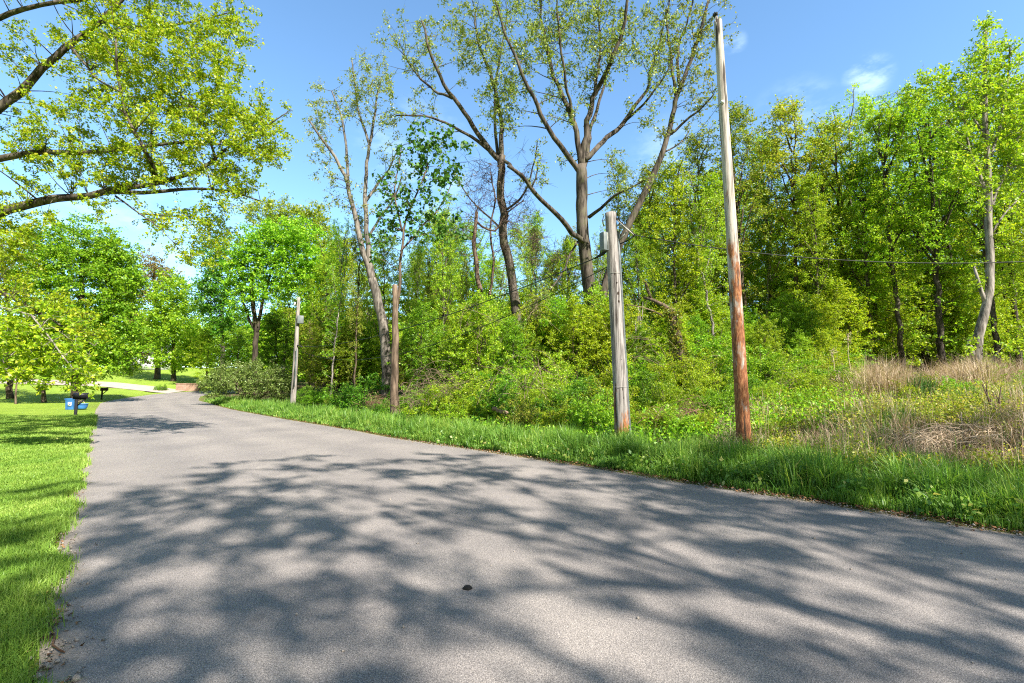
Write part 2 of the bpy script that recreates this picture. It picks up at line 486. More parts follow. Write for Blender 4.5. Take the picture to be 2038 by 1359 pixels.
def tubes(geo, pts, rad, sides=5, cap=False, rough=0.0):
    """pts (B,n,3), rad (B,n): swept tubes"""
    pts = np.asarray(pts, float); rad = np.asarray(rad, float)
    if pts.ndim == 2:
        pts = pts[None]; rad = rad[None]
    B, n, _ = pts.shape
    tan = np.empty_like(pts)
    tan[:, 1:-1] = pts[:, 2:] - pts[:, :-2]
    tan[:, 0] = pts[:, 1] - pts[:, 0]
    tan[:, -1] = pts[:, -1] - pts[:, -2]
    tan = unit(tan)
    main = unit(pts[:, -1] - pts[:, 0])
    ref = np.where(np.abs(main[:, 2:3]) < 0.8, np.array([[0, 0, 1.0]]), np.array([[1.0, 0, 0]]))[:, None, :]
    a = unit(np.cross(np.broadcast_to(ref, tan.shape), tan))
    b = np.cross(tan, a)
    ang = np.arange(sides) * 2 * math.pi / sides
    rr = rad[:, :, None]
    if rough:
        rr = rr * (1 + rough * RNG.normal(size=(B, n, sides)))
    ring = pts[:, :, None, :] + (a[:, :, None, :] * np.cos(ang)[None, None, :, None] + b[:, :, None, :] * np.sin(ang)[None, None, :, None]) * rr[..., None]
    idx = np.arange(B * n * sides).reshape(B, n, sides)
    i0 = idx[:, :-1]; i1 = idx[:, 1:]
    q = np.stack([i0, np.roll(i0, -1, axis=2), np.roll(i1, -1, axis=2), i1], axis=-1).reshape(-1, 4)
    v = ring.reshape(-1, 3)
    t = None
    if cap:
        v = np.concatenate([v, pts[:, 0], pts[:, -1]])
        base = B * n * sides
        t = []
        for bi in range(B):
            for s in range(sides):
                s2 = (s + 1) % sides
                t.append((base + bi, idx[bi, 0, s2], idx[bi, 0, s]))
                t.append((base + B + bi, idx[bi, -1, s], idx[bi, -1, s2]))
    geo.add(v, q, t)


def leaves(geo, pos, size, up=0.5, out=None, aspect=0.62, rng=RNG, fold=0.25, hang=0.0):
    """folded four-cornered leaves, one tint each"""
    n = len(pos)
    if n == 0:
        return
    nrm = rng.normal(size=(n, 3)) * 0.75
    nrm[:, 2] += up
    if out is not None:
        nrm += out
    nrm = unit(nrm)
    d = rng.normal(size=(n, 3))
    d[:, 2] -= hang
    d = unit(d - nrm * np.sum(d * nrm, axis=1, keepdims=True))
    s = np.cross(nrm, d)
    L = (size * rng.uniform(0.65, 1.3, n))[:, None]
    W = L * aspect * rng.uniform(0.8, 1.2, (n, 1))
    base = pos
    tip = pos + d * L
    mid = pos + d * L * 0.42
    lift = nrm * W * fold
    v = np.stack([base, mid + s * W * 0.5 + lift, tip, mid - s * W * 0.5 + lift], axis=1).reshape(-1, 3)
    q = np.arange(n * 4).reshape(n, 4)
    geo.add(v, q, None, np.repeat(rng.uniform(0, 1, n), 4))


def blades(geo, base, height, width, lean=0.35, rng=RNG, patch=0.0):
    n = len(base)
    if n == 0:
        return
    h = (height * rng.uniform(0.55, 1.25, n))[:, None]
    w = (width * rng.uniform(0.7, 1.3, n))[:, None]
    az = rng.uniform(0, 2 * math.pi, n)
    d = np.stack([np.cos(az), np.sin(az), np.zeros(n)], 1)
    az2 = az + math.pi / 2 + rng.normal(0, 0.6, n)
    s = np.stack([np.cos(az2), np.sin(az2), np.zeros(n)], 1)
    up = np.array([[0, 0, 1.0]])
    ln = (lean * np.abs(rng.normal(0.6, 0.6, n)))[:, None]
    m = base + up * h * 0.58 + d * h * ln * 0.28
    tp = base + up * h * (1 - 0.25 * ln) + d * h * ln
    v = np.stack([base - s * w / 2, base + s * w / 2, m + s * w * 0.4, m - s * w * 0.4, tp], 1).reshape(-1, 3)
    k = np.arange(n)[:, None] * 5
    geo.add(v, k + np.array([[0, 1, 2, 3]]), k + np.array([[3, 2, 4]]), np.repeat(np.clip(rng.uniform(0, 1, n) * (1 - abs(patch)) + patch * (.5 + .33 * lumpy(base[:, 0], base[:, 1], 1.1, 3.3) + .2 * lumpy(base[:, 0], base[:, 1], 3.7, 1.3)), 0, 1), 5))


def box(geo, c, s, rot=0.0):
    c = np.asarray(c, float); s = np.asarray(s, float) / 2
    v = np.array([[x, y, z] for z in (-1, 1) for y in (-1, 1) for x in (-1, 1)], float) * s
    cr, sr = math.cos(rot), math.sin(rot)
    v = np.stack([v[:, 0] * cr - v[:, 1] * sr, v[:, 0] * sr + v[:, 1] * cr, v[:, 2]], 1) + c
    geo.add(v, [(0, 2, 3, 1), (4, 5, 7, 6), (0, 1, 5, 4), (2, 6, 7, 3), (0, 4, 6, 2), (1, 3, 7, 5)])


def smoothstep(a, b, x):
    t = np.clip((x - a) / (b - a), 0, 1)
    return t * t * (3 - 2 * t)


# ------------------------------------------------------------------ terrain and road
def h_far(Y):
    Y = np.asarray(Y, float)
    q = 0.00109 * np.clip(Y - 30, 0, 45) ** 2
    return q + 0.098 * np.clip(Y - 75, 0, 40)


def G_profile(px, py):
    """where a pixel's ray meets the long profile of the road"""
    d = pix_dir(px, py)
    d = d / d[1]
    y = 2.0
    while y < 200 and EYE + d[2] * y > float(h_far(y)):
        y += 0.02
    return np.array([d[0] * y, y, float(h_far(y))])


def extend(points, back):
    p = np.array(points)
    d = unit(p[0, :2] - p[1, :2])
    first = np.array([p[0, 0] + d[0] * back, p[0, 1] + d[1] * back, 0])
    return np.vstack([first, p])


LEFT_PX = [(70, 1359), (96, 1243), (99, 1153), (108, 1086), (132, 1014), (148, 947), (172, 884), (184, 840), (191, 815), (200, 802), (225, 796), (263, 790), (306, 784.5), (350, 781), (405, 777.5), (470, 776)]
RIGHT_PX = [(2038, 1067), (1936, 1052), (1688, 1010), (1400, 968), (1240, 941), (966, 899), (800, 875), (700, 856), (560, 833), (462, 815), (415, 802), (395, 797), (398, 789), (420, 784), (470, 781)]
EDGE_L = extend([G_profile(*p) for p in LEFT_PX], 30)
EDGE_R = extend([G_profile(*p) for p in RIGHT_PX], 30)


def resample(poly, n, by='len'):
    poly = np.asarray(poly)
    seg = np.linalg.norm(np.diff(poly, axis=0), axis=1)
    s = np.concatenate([[0], np.cumsum(seg)])
    t = np.linspace(0, s[-1], n)
    return np.stack([np.interp(t, s, poly[:, k]) for k in range(poly.shape[1])], 1)


def smooth_poly(poly, n, passes=3):
    p = resample(poly, n)
    for _ in range(passes):
        p[1:-1] = 0.25 * p[:-2] + 0.5 * p[1:-1] + 0.25 * p[2:]
    return p


EL = smooth_poly(EDGE_L, 260)
ER = smooth_poly(EDGE_R, 260)


def signed_dist(poly, x, y, left_positive):
    """signed distance from a polyline; + on its left when left_positive"""
    x = np.asarray(x, float).ravel(); y = np.asarray(y, float).ravel()
    best = np.full(len(x), 1e9); sign = np.ones(len(x))
    step = poly[::4] if len(poly) > 100 else poly
    for a, b in zip(step[:-1], step[1:]):
        d = b[:2] - a[:2]
        L2 = float(d @ d)
        t = np.clip(((x - a[0]) * d[0] + (y - a[1]) * d[1]) / L2, 0, 1)
        cx = a[0] + t * d[0]; cy = a[1] + t * d[1]
        dist = np.hypot(x - cx, y - cy)
        cr = d[0] * (y - a[1]) - d[1] * (x - a[0])
        m = dist < best
        best = np.where(m, dist, best); sign = np.where(m, np.sign(cr), sign)
    return best * sign * (1 if left_positive else -1)


def lumpy(x, y, k, s):
    return (np.sin(x * k + s) * np.cos(y * k * 1.13 + s * 2.1) + 0.5 * np.sin(x * k * 2.3 - y * k * 1.7 + s))


def terrain(x, y):
    shape = np.shape(x)
    x = np.asarray(x, float).ravel(); y = np.asarray(y, float).ravel()
    dr = signed_dist(ER, x, y, False)
    dl = signed_dist(EL, x, y, True)
    z = h_far(y)
    bank = smoothstep(0.8, 8.5, dr) * (0.75 + 0.45 * smoothstep(2, 9, x)) + smoothstep(9, 30, dr) * 0.8
    z = z + bank + np.where(dr > 0, lumpy(x, y, 0.9, 1.3) * 0.07 * smoothstep(0.8, 3, dr), 0)
    z = z + np.where(dl > 0, (lumpy(x, y, 0.35, 0.4) * 0.06 - 0.05) * smoothstep(0.3, 3, dl), 0)
    return z.reshape(shape)


def tz(x, y):
    return float(terrain(np.array([x]), np.array([y]))[0])


def ground_at(px, Y):
    """a point on the terrain at depth Y along a pixel column"""
    x = (px - 1019.0) / FPX * Y
    for _ in range(3):
        z = tz(x, Y)
        py_scale = math.cos(PITCH) * Y + math.sin(PITCH) * (z - EYE)
        x = (px - 1019.0) / FPX * py_scale
    return np.array([x, Y, tz(x, Y)])


def ground_px(px, py):
    d = pix_dir(px, py)
    d = d / d[1]
    ys = np.arange(2.0, 120.0, 0.02)
    z = EYE + d[2] * ys
    t = terrain(d[0] * ys, ys)
    k = int(np.argmax(t >= z))
    return np.array([d[0] * ys[k], ys[k], t[k]])


def axis(lo, hi, near, far):
    out = [0.0]
    while out[-1] < hi:
        out.append(out[-1] + near + (far - near) * min(1, (out[-1] / 90) ** 1.3))
    neg = [0.0]
    while neg[-1] > lo:
        neg.append(neg[-1] - near - (far - near) * min(1, (-neg[-1] / 90) ** 1.3))
    return np.array(sorted(set(out + neg)))


gx = np.concatenate([[-2500, -900, -400], axis(-200, 200, 0.4, 3.0), [400, 900, 2500]])
gy = np.concatenate([[-2500, -900, -300, -120], axis(-60, 220, 0.4, 3.0), [400, 900, 2500]])
X, Yg = np.meshgrid(gx, gy, indexing='ij')
Z = terrain(X, Yg)
dr = signed_dist(ER, X, Yg, False).reshape(X.shape)
dl = signed_dist(EL, X, Yg, True).reshape(X.shape)
inside = smoothstep(0.05, 0.6, np.minimum(-dr, -dl))
Z = Z - 0.06 * inside - 0.004
zone = smoothstep(-1.0, 0.5, dr)
zone = np.maximum(zone, smoothstep(0.35, 0.0, np.abs(dl)) * 0.8)
nx, ny = X.shape
idx = np.arange(nx * ny).reshape(nx, ny)
g = Geo()
g.add(np.stack([X, Yg, Z], -1), np.stack([idx[:-1, :-1], idx[1:, :-1], idx[1:, 1:], idx[:-1, 1:]], -1), None, zone)
tag(g.build('ground', MAT['ground'], None, 'zone', True), kind='structure')


def strip(name, A, B, lateral, lift, mat, jitter=0.0, edge=False):
    n = len(A)
    A = A.copy(); B = B.copy()
    if jitter:
        w = np.linspace(0, 60, n)
        for Q, s in ((A, 0.3), (B, 2.0)):
            Q[:, 0] += jitter * (np.sin(w * 3.1 + s) + 0.6 * np.sin(w * 7.7 + s * 3)) + RNG.normal(0, jitter * 0.3, n)
    t = np.linspace(0, 1, lateral)
    S = A[:, None, :] * (1 - t)[None, :, None] + B[:, None, :] * t[None, :, None]
    S[..., 2] = h_far(S[..., 1]) + lift
    wdt = np.linalg.norm(A - B, axis=1)[:, None]
    e = np.maximum(smoothstep(0.55, 0.0, t[None] * wdt), smoothstep(0.4, 0.0, (1 - t[None]) * wdt))
    S[..., 2] -= 0.012 * (e > 0.95)
    i = np.arange(n * lateral).reshape(n, lateral)
    gg = Geo()
    gg.add(S, np.stack([i[:-1, :-1], i[:-1, 1:], i[1:, 1:], i[1:, :-1]], -1), None, e)
    me = gg.mesh(name, mat, 'edge', True)
    at = me.attributes.new('lane', 'FLOAT', 'POINT')
    at.data.foreach_set('value', np.broadcast_to(t, (n, lateral)).astype(np.float32).ravel())
    return tag(link(name, me), kind='structure')


# lateral columns are denser near the borders so that the washed-on dirt stays narrow
nlat = 41
strip('road', resample(EL, 420), resample(ER, 420), nlat, 0.012, MAT['asphalt'], 0.022)

dA = smooth_poly([G_profile(*p) for p in ((-300, 752), (0, 753), (110, 756), (230, 760.5), (300, 768), (345, 774), (372, 777.5))], 60)
dB = smooth_poly([G_profile(*p) for p in ((-300, 762), (0, 763), (110, 765.5), (200, 768.5), (270, 776), (318, 781.5), (335, 782.5))], 60)
strip('driveway', dA, dB, 8, 0.026, MAT['concrete'], 0.0)

# ------------------------------------------------------------------ trees
def polyline(pts, step=0.45, wobble=0.03, rng=RNG):
    p = np.asarray(pts, float)
    L = np.linalg.norm(np.diff(p, axis=0), axis=1).sum()
    n = max(4, int(L / step))
    # smooth the corners, then wander a little
    q = smooth_poly(p, n, 2)
    w = rng.normal(0, wobble, q.shape); w[0] = 0; w[-1] *= 0.4
    q[1:] += (w[1:] + w[:-1]) * 0.5
    return q


class Tree:
    """limbs -> clumps joined to the nearest limb by curved branches -> twigs -> leaves"""
    def __init__(self, seed=1, sides=9):
        self.rng = np.random.default_rng(seed)
        self.wood = Geo(); self.leaf = Geo()
        self.nodes = []; self.rads = []
        self.sides = sides
        self.ends = []

    def limb(self, pts, r0, r1, wobble=0.03, sides=None, flare=0.0, power=1.0):
        q = polyline(pts, 0.4, wobble, self.rng)
        t = np.linspace(0, 1, len(q))
        r = r0 + (r1 - r0) * t ** power
        if flare:
            r = r * (1 + flare * np.exp(-t * len(q) * 0.4 / 0.5))
        tubes(self.wood, q, r, sides or self.sides, True, 0.035)
        self.nodes.append(q); self.rads.append(r)
        if r1 < 0.07:
            k = max(1, len(q) // 6)
            self.ends += [q[-1], q[-1 - k], q[-1 - 2 * k] if len(q) > 2 * k + 1 else q[-1]]
        return q

    def clumps(self, C, leaves_each, size, spread, leaf_up=0.5, twigs=4, twig_r=0.006, flat=0.7, up_pen=1.2, hang=0.0, aspect=0.62, br=0.011, min_r=0.008, skip=0.0, sag=0.0):
        rng = self.rng
        C = np.asarray(C, float)
        if self.ends and leaves_each > 4:
            C = np.vstack([C, np.array(self.ends) + rng.normal(0, spread * .4, (len(self.ends), 3))])
            self.ends = []
        N = np.concatenate(self.nodes); R = np.concatenate(self.rads)
        d0 = np.min(np.linalg.norm(C[:, None] - N[None], axis=2), axis=1) if len(C) * len(N) < 4e6 else np.array([np.min(np.linalg.norm(N - c, axis=1)) for c in C])
        order = np.argsort(d0)
        cap = len(N) + len(C) * 5
        NN = np.zeros((cap, 3)); RR = np.zeros(cap); k = len(N)
        NN[:k] = N; RR[:k] = R
        bp, brd = [], []
        for i in order:
            c = C[i]
            dv = c - NN[:k]
            dist = np.sqrt((dv ** 2).sum(1))
            cost = dist + up_pen * np.maximum(0, 0.35 * dist - dv[:, 2]) + 0.02 / (RR[:k] + 0.02)
            j = int(np.argmin(cost)); L = dist[j]
            if L < 0.05:
                continue
            p0 = NN[j]; m = p0 + dv[j] * 0.5
            m = m + rng.normal(0, 0.11, 3) * L; m[2] += (0.08 - sag) * L
            t = np.linspace(0, 1, 6)[:, None]
            q = (1 - t) ** 2 * p0 + 2 * t * (1 - t) * m + t ** 2 * c
            r0 = min(RR[j] * 0.62, br * L + min_r)
            r = r0 + (min_r * 0.6 - r0) * np.linspace(0, 1, 6) if r0 > min_r * 0.6 else np.full(6, r0)
            bp.append(q); brd.append(r)
            NN[k:k + 5] = q[1:]; RR[k:k + 5] = r[1:]; k += 5
        if bp:
            bp = np.array(bp); brd = np.array(brd)
            thick = brd[:, 0] > 0.03
            if thick.any(): tubes(self.wood, bp[thick], brd[thick], 6)
            if (~thick).any(): tubes(self.wood, bp[~thick], brd[~thick], 4)
        if twigs:
            nt = len(C) * twigs
            ctr = np.repeat(C, twigs, 0)
            d = unit(rng.normal(size=(nt, 3)) * np.array([1, 1, flat]) + np.array([0, 0, 0.15 - hang * 0.5]))
            ln = spread * rng.uniform(0.7, 1.7, nt)[:, None]
            e = ctr + d * ln
            mid = ctr + d * ln * 0.5 + rng.normal(0, 0.08, (nt, 3)) * ln
            tubes(self.wood, np.stack([ctr, mid, e], 1), np.tile([twig_r, twig_r * 0.8, twig_r * 0.4], (nt, 1)), 3)
            if leaves_each:
                pick = rng.integers(0, nt, len(C) * leaves_each)
                if skip:
                    pick = pick[rng.uniform(size=len(pick)) > skip]
                t = rng.uniform(0.15, 1.08, len(pick))[:, None]
                pos = ctr[pick] + (e[pick] - ctr[pick]) * t + rng.normal(0, spread * 0.16, (len(pick), 3)) * np.array([1, 1, flat])
                leaves(self.leaf, pos, size, leaf_up, None, aspect, rng, 0.25, hang)
        elif leaves_each:
            pos = np.repeat(C, leaves_each, 0) + rng.normal(0, spread * 0.6, (len(C) * leaves_each, 3)) * np.array([1, 1, flat])
            leaves(self.leaf, pos, size, leaf_up, None, aspect, rng, 0.25, hang)

    def finish(self, name, base, bark, leaf, label, cat='tree', group=None, crown='crown'):
        o = thing(name, base, label, cat, group)
        self.wood.build('trunk', BARK[bark], o, None, True, base)
        if self.leaf.n:
            self.leaf.build(crown, LEAF[leaf], o, 'tint', False, base)
        return o


def PX(Y, pts):
    """pixel polyline at depth Y (a third number shifts a point in depth) -> world points"""
    return np.array([P(p[0], p[1], Y + (p[2] if len(p) > 2 else 0)) for p in pts])


def W(px, Y):
    """half a width of px pixels at depth Y, in metres"""
    return px / FPX * Y / 2 * 0.86


def cloud(Y, blobs, n, rng, depth=0.8, shell=0.5):
    """clump centres in ellipsoids given by their pixel ellipse at depth Y: (cx, cy, rx, ry[, weight[, dY]])"""
    out = []
    wts = np.array([b[2] * b[3] * (b[4] if len(b) > 4 else 1) for b in blobs], float)
    for b, w in zip(blobs, wts / wts.sum()):
        m = max(3, int(round(n * w)))
        d = unit(rng.normal(size=(m, 3))) * (rng.uniform(size=(m, 1)) ** shell)
        dd = depth * (b[2] + b[3]) / 2 / FPX * Y
        dy = b[5] if len(b) > 5 else 0
        for a in d:
            out.append(P(b[0] + a[0] * b[2], b[1] + a[1] * b[3], max(3.0, Y + dy + a[2] * dd)))
    return np.array(out)


def on_ground(px, Y, clear=0.0):
    b = ground_at(px, Y)
    while clear and px > 560 and signed_dist(ER, b[0:1], b[1:2], False)[0] < clear and Y < 60:
        Y += 0.5
        b = ground_at(px, Y)
    return b


# --- the big spreading tree behind the grey pole
Y = 24.0
b = on_ground(1188, Y)
T = Tree(11, 12)
T.limb(np.vstack([b - [0, 0, 0.2], PX(Y, [(1182, 640), (1168, 540), (1160, 470), (1157, 400), (1156, 330)])]), W(33, Y), W(26, Y), 0.025, 14, 0.35)
for pts, w0, w1 in (
    ([(1155, 345), (1128, 305, -.5), (1098, 270, -1), (1068, 215, -1.5), (1040, 150, -2), (1010, 80, -2), (985, 0, -2)], 18, 5),
    ([(1157, 338), (1146, 250), (1135, 225), (1105, 160, .6), (1085, 90, 1), (1075, 10, 1), (1060, -60, 1)], 20, 5),
    ([(1138, 232), (1118, 120, -1), (1110, 20, -1.5), (1105, -60, -2)], 10, 4),
    ([(1158, 335), (1164, 250), (1180, 190), (1215, 130, -1), (1240, 60, -1.6), (1252, -10, -2), (1258, -80, -2)], 22, 6),
    ([(1184, 180), (1195, 100, 1), (1190, 20, 1.5), (1200, -60, 2)], 11, 4),
    ([(1162, 335), (1176, 262, 1), (1195, 205, 1.5), (1215, 120, 2), (1222, 30, 2.5)], 15, 4),
    ([(1164, 318), (1200, 285, .5), (1245, 240, 1), (1290, 175, 1.5), (1308, 100, 2), (1325, 20, 2)], 19, 4),
    ([(1245, 240, 1), (1285, 205, 0), (1320, 160, -.5), (1350, 90, -1)], 9, 3),
    ([(1170, 492), (1130, 455, -1), (1085, 405, -2), (1055, 370, -2.6), (1030, 345, -3), (1008, 328, -3.2)], 18, 10),
    ([(1058, 372, -2.6), (1072, 360, -2.6), (1066, 322, -2.6)], 6, 3),
    ([(1172, 432), (1200, 408, -1), (1225, 392, -1.5), (1255, 378, -2), (1290, 352, -2.5)], 12, 4),
    ([(1150, 480), (1110, 560, -1), (1060, 610, -2)], 7, 3),
):
    T.limb(PX(Y, pts), W(w0 * .74, Y), W(w1 * .70, Y), 0.06, 8)
C = cloud(Y, [(1060, 80, 110, 130), (1150, 20, 110, 120, .9), (1220, 90, 80, 110), (1310, 90, 80, 120, .8), (1010, 170, 60, 70, .9), (1140, 200, 80, 60, .6), (1290, 230, 60, 50, .35), (1000, 230, 45, 60, .8), (1250, -90, 200, 70, .8), (1060, -90, 150, 70, .9), (1235, 330, 40, 60, .3), (1120, 300, 40, 50, .2)], 600, T.rng)
T.clumps(C, 40, 0.125, 0.38, 0.2, 5, 0.008, 0.9, hang=0.5, br=0.013)
T.finish('spreading_tree', b, 'grey', 'pale', 'tallest grey-barked tree with many rising limbs and sparse pale leaves, behind the short grey pole')

# --- the leaning trunk on its right-hand side
Y = 24.8
b = on_ground(1195, Y)
T = Tree(12, 9)
T.limb(np.vstack([b - [0, 0, 0.2], PX(Y, [(1196, 590), (1210, 545), (1240, 470), (1268, 415), (1300, 345), (1322, 295), (1340, 225), (1345, 190), (1372, 130), (1392, 70), (1410, 0)])]), W(24, Y), W(6, Y), 0.03, 9)
for pts, w0, w1 in (
    ([(1330, 270), (1365, 245), (1400, 212, -.5), (1420, 190, -1)], 7, 3),
    ([(1345, 190), (1335, 110), (1325, 40), (1340, -30)], 8, 3),
    ([(1352, 170), (1348, 90, .5), (1378, 20, 1), (1385, -50)], 8, 3),
    ([(1318, 305), (1350, 290, .4), (1372, 262, 1)], 5, 2),
):
    T.limb(PX(Y, pts), W(w0, Y), W(w1, Y), 0.04, 6)
C = cloud(Y, [(1385, 90, 60, 120), (1345, 40, 60, 90, .8), (1400, 180, 45, 60, .7), (1310, 255, 50, 40, .35), (1430, 30, 45, 70, .8), (1385, 235, 45, 35, .5), (1400, -90, 90, 70)], 130, T.rng)
T.clumps(C, 36, 0.125, 0.38, 0.2, 4, 0.007, 0.9, hang=0.5, br=0.012)
T.finish('leaning_tree', b, 'grey', 'pale', 'dark trunk leaning to the right from the foot of the tallest grey-barked tree')

# --- forked tree
Y = 26.0
b = on_ground(1030, Y)
T = Tree(13, 9)
T.limb(np.vstack([b - [0, 0, 0.2], PX(Y, [(1030, 660), (1024, 590), (1012, 520), (1000, 470), (1003, 420), (994, 370), (999, 330), (1000, 310)])]), W(26, Y), W(17, Y), 0.05, 10, 0.2)
for pts, w0, w1 in (
    ([(1000, 322), (975, 300), (950, 265), (930, 230, -.5), (900, 195, -1), (872, 150, -1.5), (850, 90, -2), (838, 40, -2)], 15, 4),
    ([(975, 300), (945, 275), (905, 255, -1), (870, 235, -1.5), (830, 228, -2), (790, 230, -2)], 9, 3),
    ([(900, 195, -1), (860, 180, 0), (820, 140, .5), (800, 95, 1)], 7, 3),
    ([(1000, 325), (998, 250), (992, 200), (975, 140, .5), (950, 85, 1), (945, 20, 1)], 13, 4),
    ([(994, 330), (984, 250, 1), (985, 170, 1.5), (1000, 90, 2), (1010, 20, 2)], 9, 3),
    ([(1000, 318), (1020, 330, -1), (1035, 350, -1.5), (1052, 368, -2)], 9, 5),
    ([(1000, 460), (960, 420, -.5), (925, 385, -1), (905, 350, -1)], 5, 2),
    ([(1003, 420), (1040, 395, -1), (1060, 340, -1.5), (1070, 280, -2)], 6, 2),
):
    T.limb(PX(Y, pts), W(w0, Y), W(w1, Y), 0.04, 7)
C = cloud(Y, [(800, 70, 60, 70, .8), (850, 120, 60, 70, .7), (780, 160, 60, 60, .5), (900, 60, 70, 80, 1), (960, 60, 60, 80, 1.2), (940, 150, 60, 60, .9), (850, 210, 80, 40, .4), (985, 160, 40, 70, .9), (900, -70, 130, 60, .8), (760, 215, 40, 40, .5), (880, 280, 50, 40, .25)], 260, T.rng)
T.clumps(C, 34, 0.120, 0.36, 0.2, 4, 0.0065, 0.9, hang=0.5, br=0.012)
T.finish('forked_tree', b, 'grey', 'pale', 'crooked grey tree forking low into a long left limb with sparse olive leaves')

# --- bare thicket of vines hung about the forked tree
T = Tree(14, 6)
Y = 25.2
b = on_ground(965, Y)
T.limb(np.vstack([b, PX(Y, [(962, 640), (950, 560), (945, 480), (948, 420)])]), W(16, Y), W(8, Y), 0.06, 7)
T.limb(PX(Y, [(962, 640), (985, 540, .4), (975, 470, .4), (985, 400, .4), (978, 350, .2)]), W(8, Y), W(3, Y), 0.06, 5)
T.limb(PX(Y, [(948, 440), (985, 470), (1010, 420), (1040, 400)]), W(6, Y), W(3, Y), 0.06, 5)
C = cloud(Y, [(960, 360, 50, 70), (1020, 440, 60, 70), (930, 460, 45, 60), (1050, 360, 40, 70, .5), (1070, 500, 60, 50, .6), (1110, 520, 60, 50, .5)], 190, T.rng)
T.clumps(C, 2, 0.09, 0.5, 0.2, 9, 0.0085, 0.9, hang=0.4, br=0.008)
T.finish('vine_tangle', b, 'vine', 'brown', 'bare reddish vines tangled around the crooked forked tree', 'vine', None, 'leaves')

# --- twin-stemmed pale tree
Y = 29.0
b = on_ground(770, Y)
T = Tree(15, 9)
fork = [(764, 650), (752, 600), (740, 555)]
T.limb(np.vstack([b - [0, 0, 0.2], PX(Y, [(768, 700)] + fork)]), W(24, Y), W(20, Y), 0.02, 10)
for pts, w0, w1 in (
    ([(742, 560), (722, 500), (708, 440), (697, 400), (690, 360), (672, 320, -.5), (640, 275, -1), (615, 240, -1)], 17, 4),
    ([(742, 560), (733, 500), (728, 430), (727, 350, .5), (735, 290, 1), (745, 230, 1), (755, 170, 1)], 14, 4),
    ([(692, 370), (690, 300), (680, 230), (660, 180)], 8, 3),
    ([(728, 400, .3), (750, 370, .5), (775, 335, 1), (790, 300, 1)], 8, 3),
    ([(730, 480), (755, 430, .5), (785, 400, 1), (800, 350, 1.5)], 7, 3),
    ([(736, 290, 1), (715, 230, 1), (705, 170, 1), (700, 120, 1)], 7, 3),
):
    T.limb(PX(Y, pts), W(w0, Y), W(w1, Y), 0.04, 7)
C = cloud(Y, [(640, 250, 38, 70), (655, 330, 40, 50, .7), (700, 210, 50, 60), (735, 150, 50, 60), (690, 390, 40, 45, .4), (765, 230, 45, 60, .7), (625, 200, 25, 45), (780, 330, 45, 60, .45), (745, 420, 60, 50, .25), (665, 400, 25, 30, .6)], 200, T.rng)
T.clumps(C, 28, 0.125, 0.35, 0.2, 4, 0.0065, 0.9, hang=0.5, br=0.012)
T.finish('twin_stemmed_tree', b, 'ash', 'pale', 'slender ash-grey tree with two steep stems and thin sparse leaves, left of the broken trunk')

# --- broken trunk with a young stem of dark round leaves
Y = 20.0
b = on_ground(786, Y)
T = Tree(16, 11)
T.limb(np.vstack([b - [0, 0, 0.2], PX(Y, [(784, 790), (786, 720), (788, 660), (785, 610), (785, 568)])]), W(21, Y), W(13, Y), 0.03, 12, 0.5)
T.limb(PX(Y, [(789, 620), (795, 570), (797, 520), (800, 460), (812, 420), (835, 380), (850, 330)]), W(8, Y), W(3, Y), 0.03, 7)
T.limb(PX(Y, [(800, 460), (785, 400), (790, 340), (800, 290)]), W(5, Y), W(2, Y), 0.03, 5)
T.limb(PX(Y, [(797, 500), (840, 450, .5), (880, 410, 1), (905, 350, 1)]), W(5, Y), W(2, Y), 0.03, 5)
C = cloud(Y, [(810, 430, 60, 60), (850, 300, 50, 50), (880, 380, 55, 70), (780, 400, 40, 60), (900, 290, 40, 50, .8), (835, 270, 35, 40), (880, 460, 60, 50, .8), (760, 470, 40, 50, .6)], 120, T.rng)
T.clumps(C, 18, 0.155, 0.33, 0.1, 3, 0.006, 0.9, hang=0.7, aspect=0.95, br=0.01)
T.finish('broken_trunk_tree', b, 'tan', 'dark', 'snapped brown trunk with a thin side stem of dark round leaves, behind the dry brush')

# --- pale bent tree on the right with a broken stub
Y = 17.0
b = on_ground(1948, Y)
T = Tree(17, 10)
T.limb(np.vstack([b - [0, 0, 0.2], PX(Y, [(1942, 740), (1943, 700), (1955, 640), (1968, 580), (1973, 520), (1966, 450), (1968, 400), (1966, 340), (1962, 260), (1958, 160), (1962, 60)])]), W(21, Y), W(6, Y), 0.015, 11, 0.25)
for pts, w0, w1 in (
    ([(1962, 605), (1948, 570), (1938, 530)], 10, 5),
    ([(1943, 715), (1932, 690), (1931, 676)], 16, 9),
    ([(1946, 752), (1965, 738, -.3), (1980, 712, -.5), (1986, 700, -.6)], 7, 3),
    ([(1968, 400), (1945, 350), (1925, 290), (1915, 220)], 8, 3),
    ([(1967, 420), (1995, 360), (2020, 300), (2040, 230)], 9, 3),
    ([(1966, 330), (1990, 250), (2005, 160), (2010, 90)], 7, 3),
    ([(1970, 470), (1990, 430), (2025, 400)], 6, 3),
    ([(1963, 280), (1930, 220, .5), (1890, 180, 1)], 6, 2),
):
    T.limb(PX(Y, pts), W(w0, Y), W(w1, Y), 0.03, 7)
C = cloud(Y, [(1965, 120, 50, 80), (1920, 200, 60, 70), (2010, 180, 60, 90), (1860, 180, 55, 50, .8), (1960, 290, 80, 50), (2020, 330, 50, 60), (1920, 330, 60, 50, .8), (1985, 390, 50, 40, .8), (2060, 240, 60, 100, .8), (1820, 190, 40, 40, .7)], 340, T.rng)
T.clumps(C, 50, 0.10, 0.28, 0.35, 4, 0.006, 0.85, hang=0.2, br=0.012)
T.finish('bent_pale_tree', b, 'pale', 'wood', 'pale grey tree with a kinked trunk and splintered stub at the dry-grass edge')

